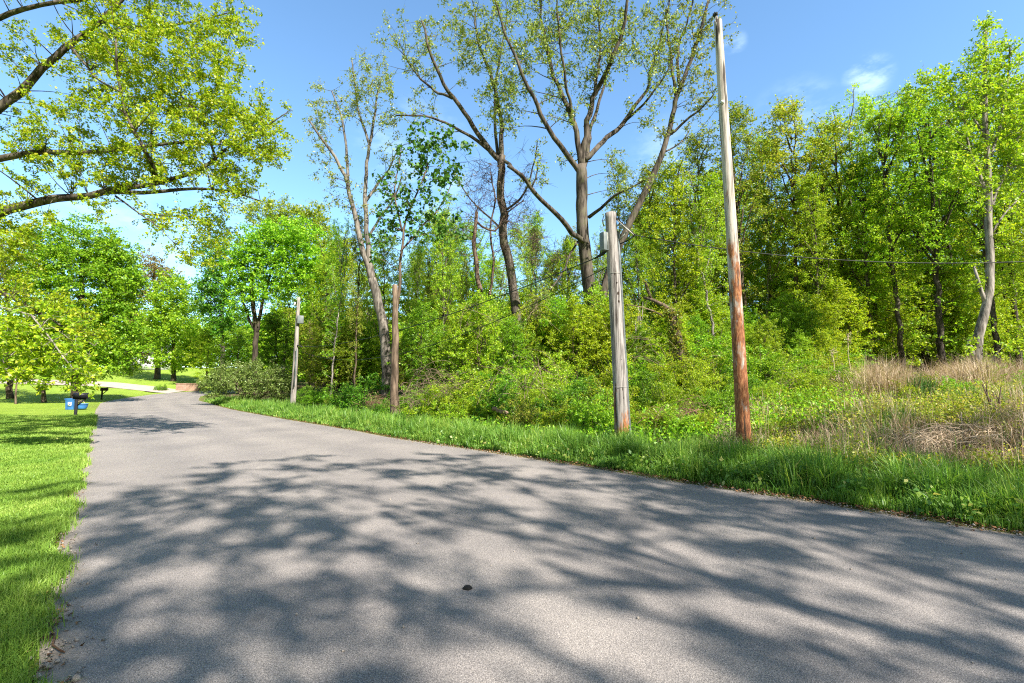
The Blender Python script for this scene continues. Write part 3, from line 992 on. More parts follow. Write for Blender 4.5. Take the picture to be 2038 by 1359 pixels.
# --- snag wrapped in creeper
Y = 17.5
b = on_ground(1366, Y)
T = Tree(18, 10)
T.limb(np.vstack([b - [0, 0, 0.2], PX(Y, [(1364, 760), (1355, 715), (1347, 670), (1340, 635), (1336, 615)])]), W(24, Y), W(18, Y), 0.03, 10, 0.3)
T.limb(PX(Y, [(1338, 620), (1320, 605), (1300, 596, .3), (1282, 592, .5)]), W(11, Y), W(7, Y), 0.02, 7)
T.limb(PX(Y, [(1296, 596, .4), (1290, 575, .4), (1283, 560, .5)]), W(8, Y), W(6, Y), 0.02, 6)
T.limb(PX(Y, [(1322, 630), (1310, 615, -.3), (1280, 608, -.6), (1246, 605, -.8)]), W(4, Y), W(2, Y), 0.02, 5)
ax = PX(Y, [(1364, 770), (1355, 715), (1347, 670), (1338, 620)])
t = T.rng.uniform(0, 1, 150)
k = np.minimum((t * 3).astype(int), 2); f = (t * 3 - k)[:, None]
C = ax[k] * (1 - f) + ax[k + 1] * f + unit(T.rng.normal(size=(150, 3)) * np.array([1, 1, .1])) * 0.24
T.clumps(C, 30, 0.065, 0.10, 0.1, 5, 0.004, 1.0, hang=0.6)
C = cloud(Y, [(1333, 618, 16, 16), (1345, 650, 14, 20)], 40, T.rng)
T.clumps(C, 26, 0.06, 0.12, 0.1, 4, 0.004, 1.0)
T.finish('creeper_snag', b, 'tan', 'ivy', 'short snag wrapped in orange-green creeper, its broken top bent over to the left', 'snag', None, 'creeper')

# --- the maple whose limbs reach in over the road from beyond the frame
Y = 12.5
b = np.array([(-330 - 1019) / FPX * Y, Y, 0.0]); b[2] = tz(b[0], b[1])
T = Tree(21, 12)
T.limb(np.vstack([b - [0, 0, 0.2], PX(Y, [(-320, 700), (-300, 560), (-290, 420), (-270, 280), (-260, 120), (-240, -60), (-220, -250), (-200, -420)])]), 0.42, 0.12, 0.04, 14, 0.5)
for pts, w0, w1 in (
    ([(-295, 540), (-100, 470), (0, 424), (55, 402), (140, 393), (230, 379), (310, 366), (380, 345), (430, 318), (470, 290), (500, 262)], 33, 4),
    ([(225, 380), (300, 386), (370, 380), (420, 372), (480, 385), (520, 400)], 12, 3),
    ([(-285, 370), (-100, 335), (0, 314), (100, 305), (200, 302), (300, 289), (400, 281), (440, 285)], 22, 5),
    ([(-280, 340), (-100, 280), (0, 222), (40, 172), (90, 130), (140, 92), (200, 40), (260, -20), (300, -80)], 30, 6),
    ([(-265, 180), (-100, 80), (20, 22), (110, 5), (220, -10), (330, -50)], 18, 5),
    ([(-250, 40), (-60, -60), (120, -110), (300, -140)], 22, 5),
    ([(-300, 580), (-120, 560), (0, 572), (55, 618), (110, 640), (160, 668), (190, 690)], 18, 2),
    ([(310, 366), (300, 320), (280, 280), (255, 240), (240, 190)], 9, 3),
    ([(318, 364), (290, 300, -.6), (250, 225, -1), (232, 150, -1), (230, 60, -1)], 8, 3),
    ([(430, 318), (415, 260), (400, 230), (360, 190)], 7, 3),
    ([(300, 289), (300, 220, .8), (340, 170, 1), (350, 120, 1)], 6, 2),
    ([(200, 40), (300, 60, .5), (370, 50, 1), (450, 25, 1)], 8, 3),
    ([(140, 92), (190, 160, -1), (240, 180, -1.5)], 7, 3),
    ([(230, 390), (275, 425, -.5), (310, 450, -.8), (340, 474, -1), (360, 505, -1)], 5, 1),
    ([(275, 425, -.5), (330, 430, 0), (380, 425, .5), (420, 440, 1)], 4, 2),
    ([(470, 290), (530, 255), (575, 225)], 6, 2),
):
    T.limb(PX(Y, pts), W(w0, Y), W(w1, Y), 0.035, 8)
C = cloud(Y, [(200, 90, 110, 110), (320, 80, 130, 110), (300, 190, 150, 90), (440, 170, 80, 100), (430, 60, 90, 70), (500, 250, 80, 60), (520, 300, 70, 45), (400, 270, 120, 60), (250, 300, 140, 60, .9), (80, 290, 100, 60, .7), (120, 220, 90, 60, .7), (40, 90, 60, 60, .5), (60, 360, 80, 40, .5), (200, 345, 110, 40, .7), (330, 350, 110, 40, .8), (450, 340, 80, 45, .8), (470, 400, 70, 45, .55), (330, 440, 90, 55, .4), (420, 470, 65, 55, .8), (380, 500, 50, 40, .6), (200, 420, 60, 40, .3), (30, 470, 60, 50, .5), (-150, 200, 150, 250, .7), (50, -100, 200, 90, .8), (300, -90, 200, 80, .8), (-260, 300, 130, 180, .7), (-110, 430, 110, 90, .7), (40, 440, 70, 40, .7)], 1250, T.rng, 1.1)
T.clumps(C, 90, 0.072, 0.25, 0.45, 4, 0.0045, 0.75, hang=0.25, br=0.011, min_r=0.006)
C = cloud(Y, [(40, 560, 80, 80), (120, 610, 70, 50), (20, 510, 60, 50), (170, 660, 60, 40)], 75, T.rng)
T.clumps(C, 64, 0.07, 0.24, 0.4, 5, 0.0045, 0.75, br=0.01)
T.finish('overhanging_maple', b, 'grey', 'spring', 'yellow-green maple whose long limbs hang over the road from the lawn side')

# --- low branch spray of a young maple, close on the lawn
Y = 11.5
b = on_ground(-170, Y)
T = Tree(22, 8)
T.limb(np.vstack([b - [0, 0, 0.1], PX(Y, [(-165, 740), (-150, 640), (-140, 540)])]), 0.10, 0.05, 0.02, 8)
for pts, w0, w1 in (
    ([(-152, 650), (-60, 630), (0, 650), (50, 690), (90, 720)], 5, 1),
    ([(-150, 620), (-40, 600), (60, 625), (130, 665), (180, 705)], 5, 1),
    ([(-150, 680), (-60, 690), (10, 715), (50, 750), (70, 775)], 5, 1),
    ([(60, 625), (110, 690, -.4), (150, 735, -.6)], 4, 2),
):
    T.limb(PX(Y, pts), W(w0, Y), W(w1, Y), 0.02, 6)
C = cloud(Y, [(50, 690, 70, 45), (120, 700, 60, 40), (20, 650, 55, 45), (160, 735, 45, 28), (80, 740, 60, 30), (100, 640, 60, 30, .7), (30, 740, 40, 30), (150, 765, 30, 16), (-60, 660, 70, 60, .6)], 210, T.rng, 0.9)
T.clumps(C, 24, 0.10, 0.17, 0.7, 3, 0.0045, 0.5, hang=0.2, br=0.012, sag=0.1)
T.finish('young_maple', b, 'pale', 'lime', 'low sprays of bright maple leaves hanging just above the mailbox lawn', 'tree')


# --- dense trees of the far lawns, each with its own outline
def dense_tree(name, seed, px, Y, trunk_px, wpx, blobs, n, each, size, spread, bark, leaf, label, forks=(), up=0.55, group=None, shell=0.42):
    b = on_ground(px, Y)
    T = Tree(seed, 9)
    T.limb(np.vstack([b - [0, 0, 0.2], PX(Y, trunk_px)]), W(wpx, Y), W(wpx * 0.4, Y), 0.05, 9, 0.3)
    for pts, w0, w1 in forks:
        T.limb(PX(Y, pts), W(w0, Y), W(w1, Y), 0.05, 6)
    C = cloud(Y, blobs, n, T.rng, 0.9, shell)
    T.clumps(C, each, size, spread, up, 4, 0.012, 0.6, br=0.011)
    return T.finish(name, b, bark, leaf, label, 'tree', group)


dense_tree('lawn_tree', 31, 150, 42, [(150, 760), (152, 700), (160, 600), (165, 500)], 18,
           [(150, 515, 85, 85), (100, 490, 70, 55), (215, 500, 45, 60), (250, 540, 35, 60), (215, 560, 55, 85), (90, 580, 75, 90), (180, 640, 85, 80), (250, 620, 38, 80), (60, 660, 70, 60), (130, 710, 100, 50), (225, 710, 60, 45), (20, 700, 70, 50, .8), (265, 690, 35, 50), (255, 560, 30, 60)],
           1250, 66, 0.20, 0.62, 'dark', 'green', 'broad bright green tree on the lawn just behind the black mailbox')
dense_tree('lawn_tree', 32, 345, 78, [(345, 735), (345, 680), (345, 600)], 10,
           [(340, 590, 50, 55), (370, 650, 50, 60), (320, 650, 48, 60), (345, 710, 60, 30), (395, 690, 28, 40)],
           420, 56, 0.34, 0.95, 'dark', 'green', 'round fresh green tree on the slope where the road turns away')
dense_tree('lawn_tree', 33, 313, 82, [(314, 735), (313, 680), (310, 600), (305, 540)], 12,
           [(300, 560, 42, 50), (275, 610, 38, 50), (330, 545, 30, 35), (290, 520, 25, 25), (300, 660, 40, 45), (285, 700, 40, 25)], 260, 30, 0.32, 1.0, 'brown', 'brown',
           'thin bronze tree with bare twigs behind the round green one on the slope')
dense_tree('shade_tree', 34, 508, 48, [(506, 720), (511, 665), (505, 620), (500, 560), (520, 500)], 15,
           [(500, 500, 45, 50), (560, 490, 70, 50), (600, 540, 60, 50), (520, 560, 70, 50), (640, 530, 40, 45), (470, 530, 25, 50), (580, 460, 70, 30), (620, 600, 55, 40, .7), (480, 600, 35, 40, .5)],
           600, 62, 0.22, 0.68, 'dark', 'green', 'round-headed green tree with a dark forked trunk, left of the leaning far pole',
           (([(511, 662), (522, 600), (540, 540), (560, 500)], 9, 3), ([(509, 660), (485, 610), (475, 560)], 7, 3)))
dense_tree('lawn_tree', 35, 620, 66, [(620, 730), (618, 600), (610, 500), (600, 430)], 12,
           [(560, 430, 50, 35), (620, 440, 40, 40), (650, 490, 35, 45), (665, 540, 25, 40), (520, 430, 40, 35, .7), (590, 480, 60, 40, .6)],
           340, 44, 0.28, 0.9, 'brown', 'olive', 'taller olive-gold tree rising behind the round-headed green tree')
dense_tree('lawn_tree', 36, 442, 64, [(443, 720), (443, 660), (440, 600)], 13,
           [(430, 560, 40, 50), (450, 620, 40, 50), (410, 600, 25, 50), (425, 510, 35, 40), (470, 660, 40, 40, .6)],
           300, 46, 0.28, 0.85, 'grey', 'deep', 'dark green tree with a grey trunk between the turning road and the round-headed tree')
dense_tree('lawn_tree', 37, 20, 48, [(20, 750), (20, 650), (10, 550), (0, 480)], 12,
           [(0, 500, 60, 70), (-60, 560, 80, 90), (30, 560, 50, 60, .6), (-40, 650, 70, 70)], 340, 44, 0.24, 0.75, 'brown', 'olive',
           'olive-bronze tree at the far lawn edge, half behind the broad green one')
dense_tree('lawn_tree', 38, 255, 96, [(255, 712), (255, 650), (255, 600)], 9,
           [(250, 640, 40, 50), (215, 660, 40, 50), (280, 670, 30, 35)], 130, 20, 0.45, 1.1, 'dark', 'lime',
           'pale lime tree far up the slope behind the broad lawn tree')

# saplings on the lawn
for seed, px, Yd, top, wpx, lab in ((41, 88, 44, 690, 9, 'slim lawn tree with a flaring pale trunk left of the black mailbox'), (42, 32, 40, 700, 4, 'thin sapling stem standing alone on the far lawn')):
    dense_tree('lawn_sapling', seed, px, Yd, [(px, 770), (px + 1, 735), (px, top)], wpx, [(px, top - 5, 32, 25), (px + 10, top + 25, 30, 18)], 50, 14, 0.2, 0.4, 'tan', 'lime', lab)
#--NEXT2--


# ------------------------------------------------------------------ woods: kinds of tree, copied one by one
def wood_kind(seed, h, r, z0, rad, n, each, size, spread, steep, leaf, bark, stems=1, low=0.0):
    """a tall narrow woodland tree in its own space: (wood mesh, leaf mesh, height, bark, leaf)"""
    T = Tree(seed, 8)
    rng = T.rng
    for s in range(stems):
        lean = rng.normal(0, 0.035 * h, 2)
        pts = [(0, 0, -0.3), (lean[0] * 0.2, lean[1] * 0.2, h * 0.3), (lean[0] * 0.7, lean[1] * 0.7, h * 0.65), (lean[0], lean[1], h * 0.96)]
        T.limb(pts, r * (1 if s == 0 else 0.7), r * 0.18, 0.06, 8, 0.35)
    for k in range(11):
        z = h * (z0 + (0.9 - z0) * rng.uniform() ** 0.9)
        az = rng.uniform(0, 6.283); L = rad * rng.uniform(0.7, 1.15) * (1.25 - z / h * 0.7)
        d = np.array([math.cos(az), math.sin(az)])
        lx = np.array(pts[2][:2]) * (z / h)
        T.limb([(lx[0], lx[1], z), (lx[0] + d[0] * L * 0.5, lx[1] + d[1] * L * 0.5, z + L * steep * 0.6), (lx[0] + d[0] * L, lx[1] + d[1] * L, z + L * steep * 1.4)], r * 0.4, r * 0.08, 0.06, 5)
    u = rng.uniform(size=n) ** 0.8
    z = h * (z0 + (1 - z0) * u)
    prof = np.sin(np.clip((u * 0.86 + 0.12), 0, 1) * math.pi) ** 0.65 * rad
    az = rng.uniform(0, 6.283, n); rr = prof * rng.uniform(0.25, 1.05, n) ** 0.6
    rr = rr * (1 + 0.35 * np.sin(az * 3 + z * 1.3 + seed))
    C = np.stack([rr * np.cos(az), rr * np.sin(az), z + rng.normal(0, 0.3, n)], 1)
    if low:
        m = int(n * low)
        az = rng.uniform(0, 6.283, m)
        C = np.vstack([C, np.stack([rad * 0.8 * rng.uniform(0.3, 1, m) * np.cos(az), rad * 0.8 * rng.uniform(0.3, 1, m) * np.sin(az), h * rng.uniform(0.1, z0, m)], 1)])
    T.clumps(C, each, size, spread, 0.45, 3, 0.008, 0.75, br=0.011, hang=0.15)
    w = T.wood.mesh('trunk', BARK[bark], None, True)
    l = T.leaf.mesh('crown', LEAF[leaf], 'tint')
    return (w, l, float(np.concatenate(T.leaf.v)[:, 2].max()))


def bush_kind(seed, h, rad, n, each, size, spread, leaf, bark, arch=0.3):
    T = Tree(seed, 5)
    rng = T.rng
    for k in range(9):
        az = rng.uniform(0, 6.283); L = rad * rng.uniform(0.4, 0.9)
        d = np.array([math.cos(az), math.sin(az)])
        T.limb([(0.1 * d[0], 0.1 * d[1], -0.1), (d[0] * L * 0.4, d[1] * L * 0.4, h * 0.5), (d[0] * L, d[1] * L, h * rng.uniform(0.6, 0.95) * (1 - arch * 0.5))], 0.022, 0.007, 0.03, 5)
    v = unit(rng.normal(size=(n, 3))); v[:, 2] = np.abs(v[:, 2])
    rr = rng.uniform(0.35, 1.0, n) ** 0.5
    lump = 1 + 0.42 * np.sin(v[:, 0] * 5 + seed) * np.cos(v[:, 1] * 4.3 - seed) + 0.22 * np.sin(v[:, 2] * 9 + v[:, 0] * 6 + seed)
    C = v * (rr * lump)[:, None] * np.array([rad, rad, h]) + np.array([0, 0, 0.08])
    T.clumps(C, each, size, spread, 0.4, 3, 0.004, 0.8, br=0.008, min_r=0.004, hang=0.1)
    # some long shoots stand out of the outline
    m = 34
    az = rng.uniform(0, 6.283, m)
    sr = rng.uniform(.1, .85, m)
    S = np.stack([np.cos(az) * rad * sr, np.sin(az) * rad * sr, h * (.85 - .5 * sr)], 1)
    E = S + np.stack([np.cos(az) * 0.5 * rng.uniform(0, 1, m), np.sin(az) * 0.5 * rng.uniform(0, 1, m), rng.uniform(0.3, 1.0, m)], 1) * h * 0.6
    tubes(T.wood, np.stack([S, (S + E) / 2 + rng.normal(0, 0.03, (m, 3)), E], 1), np.tile([0.006, 0.005, 0.002], (m, 1)), 3)
    tt = rng.uniform(0.2, 1, (m, 9, 1))
    leaves(T.leaf, (S[:, None] + (E - S)[:, None] * tt + rng.normal(0, 0.05, (m, 9, 3))).reshape(-1, 3), size, 0.4, None, 0.62, rng)
    w = T.wood.mesh('stems', BARK[bark], None, True)
    l = T.leaf.mesh('foliage', LEAF[leaf], 'tint')
    return (w, l, float(np.concatenate(T.leaf.v)[:, 2].max()))


def place(name, kind, base, height, width, rot, label, cat, group=None, parts=('trunk', 'crown')):
    o = thing(name, base, label, cat, group)
    s = height / kind[2]
    o.scale = (s * width, s * width, s)
    o.rotation_euler = (0, 0, rot)
    link(parts[0], kind[0], o)
    link(parts[1], kind[1], o)
    return o


def height_to(px, top_y, Y, base):
    return P(px, top_y, Y)[2] - base[2]


ORD = ['first', 'second', 'third', 'fourth', 'fifth', 'sixth', 'seventh', 'eighth', 'ninth', 'tenth', 'eleventh', 'twelfth', 'thirteenth', 'fourteenth', 'fifteenth', 'sixteenth', 'seventeenth', 'eighteenth', 'nineteenth', 'twentieth'] + ['twenty-' + w for w in ('first', 'second', 'third', 'fourth', 'fifth', 'sixth', 'seventh', 'eighth', 'ninth')] + ['thirtieth'] + [a + w for a in ('thirty-', 'forty-', 'fifty-') for w in ('first', 'second', 'third', 'fourth', 'fifth', 'sixth', 'seventh', 'eighth', 'ninth')]
MARKS = [(-4000, 'black mailbox'), (590, 'far pole'), (786, 'broken trunk'), (1020, 'forked tree'), (1238, 'grey pole'), (1478, 'rust-stained pole'), (1948, 'bent pale tree')]


def where(pxs):
    """for a row of look-alikes: which one each is, counted from the nearest landmark on its left"""
    out, count = {}, {}
    for i in np.argsort(pxs):
        px = pxs[i]
        m = [name for x, name in MARKS if x <= px][-1] if px > 590 else None
        if m is None:
            key = 'far pole'; count.setdefault('L' + key, 0)
            out[i] = ('L', key)
        else:
            count[m] = count.get(m, 0) + 1
            out[i] = (ORD[count[m] - 1] + ' to the right of the ' + m,)
    left = [i for i in np.argsort(pxs)[::-1] if out[i][0] == 'L']
    for k, i in enumerate(left):
        out[i] = (ORD[k] + ' to the left of the far pole',)
    return [out[i][0] for i in range(len(pxs))]


rp = np.random.default_rng(99)
TALL = [
    wood_kind(51, 19, 0.17, 0.34, 1.9, 250, 50, 0.135, 0.46, 1.9, 'wood', 'grey', low=0.10),
    wood_kind(52, 20, 0.20, 0.38, 2.2, 260, 48, 0.14, 0.50, 1.7, 'wood', 'grey', low=0.10),
    wood_kind(53, 18, 0.14, 0.38, 1.6, 190, 42, 0.13, 0.46, 2.2, 'olive', 'brown', low=0.10),
    wood_kind(54, 17, 0.15, 0.30, 1.9, 240, 50, 0.135, 0.46, 1.5, 'lime', 'grey', low=0.12),
    wood_kind(55, 18, 0.13, 0.42, 1.5, 160, 42, 0.125, 0.44, 2.2, 'wood', 'pale', low=0.12),
]
KINDNAME = ['tall yellow-green woodland tree', 'tall dark-trunked woodland tree', 'narrow olive-topped woodland tree', 'fuller fresh-green woodland tree', 'slim pale-trunked woodland tree']
SAPL = [
    wood_kind(61, 6.5, 0.05, 0.10, 1.5, 170, 60, 0.095, 0.32, 0.8, 'lime', 'brown', 2),
    wood_kind(62, 7.5, 0.06, 0.14, 1.6, 180, 60, 0.10, 0.34, 0.7, 'green', 'grey', 2),
    wood_kind(63, 6.0, 0.05, 0.10, 1.4, 170, 60, 0.09, 0.30, 0.9, 'deep', 'dark', 3),
    wood_kind(64, 6.0, 0.05, 0.15, 1.3, 130, 44, 0.095, 0.34, 0.9, 'olive', 'tan', 2),
]
SAPNAME = ['lime-green sapling', 'fresh-green sapling', 'deep-green sapling', 'olive-gold sapling']
BUSH = [
    bush_kind(71, 1.7, 1.25, 230, 60, 0.062, 0.20, 'lime', 'tan'),
    bush_kind(72, 1.5, 1.35, 230, 60, 0.062, 0.20, 'green', 'brown'),
    bush_kind(73, 1.3, 1.2, 210, 56, 0.06, 0.19, 'deep', 'dark'),
    bush_kind(74, 1.6, 1.2, 170, 46, 0.06, 0.22, 'weed', 'tan'),
]
BUSHNAME = ['lime-green bush', 'fresh-green bush', 'deep-green bush', 'yellow-tinged bush']

CLEAR = 6.0
# front row of the woods on the right: (pixel column, depth, crown top row, kind)
front = [(1345, 27, 300, 3), (1400, 30, 235, 2), (1432, 26, 330, 4), (1490, 28, 170, 2), (1545, 31, 250, 0), (1592, 28, 165, 2), (1632, 26, 330, 0), (1650, 30, 240, 1), (1692, 27, 200, 2), (1738, 26, 300, 0),
         (1760, 29, 175, 4), (1800, 25, 190, 0), (1845, 29, 160, 1), (1878, 24, 150, 1), (1905, 30, 210, 3), (1990, 23, 160, 1), (2030, 26, 130, 0), (2075, 22, 200, 3), (1455, 33, 320, 3), (1300, 33, 300, 2), (2110, 26, 120, 2)]
lab = where([t[0] for t in front])
for (px, Yd, top, k), l in zip(front, lab):
    b = on_ground(px, Yd, CLEAR); Yd = b[1]
    place('woodland_tree', TALL[k], b, height_to(px, top, Yd, b), rp.uniform(0.95, 1.25), rp.uniform(0, 6.28), f'{KINDNAME[k]}, front row, {l}', 'tree', 'trees in the front row of the woods')
# second row, showing between the first
second = []
for i, px in enumerate(np.linspace(640, 2120, 36)):
    second.append((px + rp.uniform(-18, 18), rp.uniform(36, 44), (390 if px > 1260 else 450) + rp.uniform(-55, 50) - max(0, px - 1500) * 0.12, int(rp.integers(0, 5))))
lab = where([t[0] for t in second])
for (px, Yd, top, k), l in zip(second, lab):
    b = on_ground(px, Yd, CLEAR); Yd = b[1]
    place('woodland_tree', TALL[k], b, height_to(px, top, Yd, b), rp.uniform(1.05, 1.35), rp.uniform(0, 6.28), f'{KINDNAME[k]}, second row, {l}', 'tree', 'trees in the second row of the woods')
# third row, closing the view low down
third = []
for i, px in enumerate(np.linspace(560, 2080, 26)):
    third.append((px + rp.uniform(-20, 20), rp.uniform(54, 66), (535 if px > 1260 else 530) + rp.uniform(-35, 35), int(rp.integers(0, 5))))
lab = where([t[0] for t in third])
for (px, Yd, top, k), l in zip(third, lab):
    b = on_ground(px, Yd, CLEAR); Yd = b[1]
    place('woodland_tree', TALL[k], b, height_to(px, top, Yd, b), rp.uniform(1.5, 2.0), rp.uniform(0, 6.28), f'{KINDNAME[k]}, farthest row, {l}', 'tree', 'trees in the farthest row of the woods')

# low dense trees far off that close the view between the trunks
ROUND = [
    wood_kind(66, 9, 0.14, 0.06, 3.6, 260, 32, 0.36, 0.75, 0.5, 'green', 'brown', 2),
    wood_kind(67, 9, 0.14, 0.05, 3.4, 260, 32, 0.36, 0.75, 0.5, 'wood', 'brown', 2),
    wood_kind(68, 9, 0.14, 0.08, 3.2, 220, 30, 0.34, 0.75, 0.6, 'olive', 'brown', 2),
]
far = []
for px in np.linspace(-260, 760, 24):
    far.append((px + rp.uniform(-16, 16), rp.uniform(104, 128), rp.uniform(590, 650), int(rp.choice([0, 0, 1, 2]))))
for px in np.linspace(560, 2120, 34):
    far.append((px + rp.uniform(-16, 16), rp.uniform(70, 82), rp.uniform(585, 640), int(rp.choice([0, 1, 1, 2]))))
for px in np.linspace(640, 2120, 22):
    far.append((px + rp.uniform(-16, 16), rp.uniform(45, 52), rp.uniform(620, 670), int(rp.choice([0, 1, 1, 2]))))
for k, (px, Yd, top, kk) in enumerate(far):
    b = on_ground(px, Yd, CLEAR); Yd = b[1]
    place('background_tree', ROUND[kk], b, height_to(px, top, Yd, b), rp.uniform(.9, 1.2), rp.uniform(0, 6.28), 'low dense tree among those closing the view far behind the trunks', 'tree', 'dense trees far behind')

CLEAR = 5.0
# young growth under and in front of the woods
und = []
for px in np.linspace(850, 1640, 24):
    und.append((px + rp.uniform(-15, 15), rp.uniform(22, 31), rp.uniform(545, 650), int(rp.choice([0, 1, 1, 2, 3, 0]))))
for px in np.linspace(840, 1240, 15):
    und.append((px + rp.uniform(-12, 12), rp.uniform(20, 25), rp.uniform(560, 660), int(rp.choice([0, 0, 1]))))
for px in np.linspace(640, 840, 7):
    und.append((px + rp.uniform(-12, 12), rp.uniform(35, 42), rp.uniform(590, 670), int(rp.choice([3, 3, 0, 1]))))
for px in np.linspace(1560, 2090, 26):
    und.append((px + rp.uniform(-12, 12), rp.uniform(25, 34), rp.uniform(500, 660), int(rp.choice([0, 0, 1, 0]))))
for px in np.linspace(1480, 2110, 18):
    und.append((px + rp.uniform(-12, 12), rp.uniform(34, 41), rp.uniform(470, 610), int(rp.choice([0, 0, 1]))))
for px in np.linspace(1290, 1640, 8):
    und.append((px + rp.uniform(-12, 12), rp.uniform(17.8, 20.5), rp.uniform(610, 675), int(rp.choice([0, 0, 1]))))
lab = where([t[0] for t in und])
for (px, Yd, top, k), l in zip(und, lab):
    b = on_ground(px, Yd, CLEAR); Yd = b[1]
    place('sapling', SAPL[k], b, max(1.5, height_to(px, top, Yd, b)), rp.uniform(1.0, 1.35), rp.uniform(0, 6.28), f'{SAPNAME[k]} under the woods, {l}', 'sapling', 'saplings under the woods')
# saplings down the slope behind the far pole
und = [(650 + 16 * i + rp.uniform(-6, 6), rp.uniform(38, 50), rp.uniform(615, 665), int(rp.choice([1, 3, 3, 0]))) for i in range(6)] + [(700, 52, 585, 3), (735, 50, 600, 3), (655, 55, 580, 3), (410, 68, 650, 0), (470, 60, 640, 1), (545, 56, 620, 2)]
lab = where([t[0] for t in und])
for (px, Yd, top, k), l in zip(und, lab):
    b = on_ground(px, Yd, CLEAR); Yd = b[1]
    place('sapling', SAPL[k], b, height_to(px, top, Yd, b), rp.uniform(1.2, 1.6), rp.uniform(0, 6.28), f'{SAPNAME[k]} beyond the bend, {l}', 'sapling', 'saplings beyond the bend')
# slim dark and vine-hung trunks standing clear in the middle
slim = [(883, 25, 390, 1, 'dark slim trunk hung with leaves between the broken trunk and forked tree'), (1120, 31, 480, 3, 'leafy small tree between the forked tree and the tallest grey-barked tree'),
        (1275, 27, 430, 1, 'dark trunk standing just right of the short grey pole'), (1245, 34, 290, 2, 'olive-gold tree behind the top of the short grey pole'),
        (830, 34, 470, 4, 'slim pale tree right of the broken trunk, in the gap')]
for px, Yd, top, k, l in slim:
    b = on_ground(px, Yd, CLEAR); Yd = b[1]
    place('slim_tree', TALL[k], b, height_to(px, top, Yd, b), 0.8, rp.uniform(0, 6.28), l, 'tree')

CLEAR = 3.2
slender = []
for px in (655, 702, 852, 905, 928, 1072, 1096, 1132, 1215, 1292, 1318, 1385, 1415, 1530, 1672, 1716, 1775, 1825, 1862, 1925, 2012):
    slender.append((px + rp.uniform(-6, 6), rp.uniform(26, 33), rp.uniform(400, 510) - (150 if px > 1500 else 0), int(rp.choice([0, 2, 4, 4]))))
lab = where([t[0] for t in slender])
for (px, Yd, top, k), l in zip(slender, lab):
    b = on_ground(px, Yd, CLEAR); Yd = b[1]
    place('slender_tree', TALL[k], b, height_to(px, top, Yd, b), rp.uniform(.6, .8), rp.uniform(0, 6.28), f'thin sparse tree among the bushes, {l}', 'tree', 'thin young trees among the bushes')
# bushes on the bank: rows from the verge backwards
rows = [('front row by the tall grass', [(px, 0) for px in np.linspace(1290, 1400, 4)], (11.6, 13.2), (795, 835), (0.9, 1.2), [0, 0, 3, 1]),
        ('front row by the tall grass ', [(px, 0) for px in np.linspace(850, 1215, 9)], (15.0, 17.0), (755, 800), (0.9, 1.2), [0, 3, 1, 2]),
        ('middle row', [(px, 0) for px in np.linspace(820, 1660, 17)], (17.5, 20.0), (665, 735), (1.0, 1.35), [0, 1, 2, 0, 1]),
        ('rear row', [(px, 0) for px in np.linspace(850, 1620, 17)], (21, 25), (600, 680), (1.0, 1.3), [1, 2, 0, 1, 3])]
for rown, cols, (ya, yb), (ta, tb), (wa, wb), ks in rows:
    items = [(px + rp.uniform(-14, 14), rp.uniform(ya, yb), rp.uniform(ta, tb), int(rp.choice(ks))) for px, _ in cols]
    items = [t for t in items if not (700 < t[0] < 900)]
    lab = where([t[0] for t in items])
    for (px, Yd, top, k), l in zip(items, lab):
        b = on_ground(px, Yd, CLEAR); Yd = b[1]
        place('bush', BUSH[k], b, min(2.5, max(0.7, height_to(px, top, Yd, b))), rp.uniform(wa, wb), rp.uniform(0, 6.28), f'{BUSHNAME[k]}, {rown.strip()}, {l}', 'bush', 'bushes on the bank, ' + rown.strip(), ('stems', 'foliage'))
CLEAR = 2.6
low = [(1330, 14.5, 1.3, 0), (1410, 14.8, 1.5, 0), (1445, 13.2, 1.0, 1), (1370, 16.5, 2.0, 0), (1503, 16, 1.9, 1), (1566, 16.5, 1.8, 0), (1622, 15.5, 1.3, 3), (1466, 14.6, 1.2, 2), (1300, 16, 1.5, 2), (1425, 17.5, 2.2, 1),
       (960, 14.4, 1.0, 0), (1040, 14.0, 1.1, 3), (1112, 13.6, 1.1, 0), (1182, 13.4, 1.3, 1), (915, 16.5, 1.2, 1), (1000, 16.2, 1.6, 2), (1085, 16, 1.7, 0), (868, 17.6, .9, 1), (905, 17.8, 1.0, 0), (800, 19.5, .7, 0), (760, 22, .9, 2), (835, 21.5, 1.6, 1), (890, 21.5, 1.9, 1), (1150, 15.6, 1.6, 2), (1215, 15.2, 1.5, 0), (870, 18.5, 1.1, 0), (1530, 13.4, .8, 0), (1650, 13.6, .7, 3), (1730, 12.4, .6, 0), (1850, 12.8, .7, 3), (1590, 14.2, 1.1, 0), (1640, 15.2, 1.4, 1), (1690, 14.6, 1.0, 0), (1600, 12.2, .7, 1), (1670, 11.2, .6, 0), (1765, 14.0, .7, 1), (1800, 11.6, .55, 0), (1905, 11.4, .6, 1), (1960, 12.6, .8, 0), (2040, 11.8, .7, 1)]
lab = where([t[0] for t in low])
for (px, Yd, h, k), l in zip(low, lab):
    b = on_ground(px, Yd, CLEAR)
    place('bush', BUSH[k], b, h, rp.uniform(.9, 1.2), rp.uniform(0, 6.28), f'{BUSHNAME[k]}, low by the verge, {l}', 'bush', 'low bushes close to the verge grass', ('stems', 'foliage'))
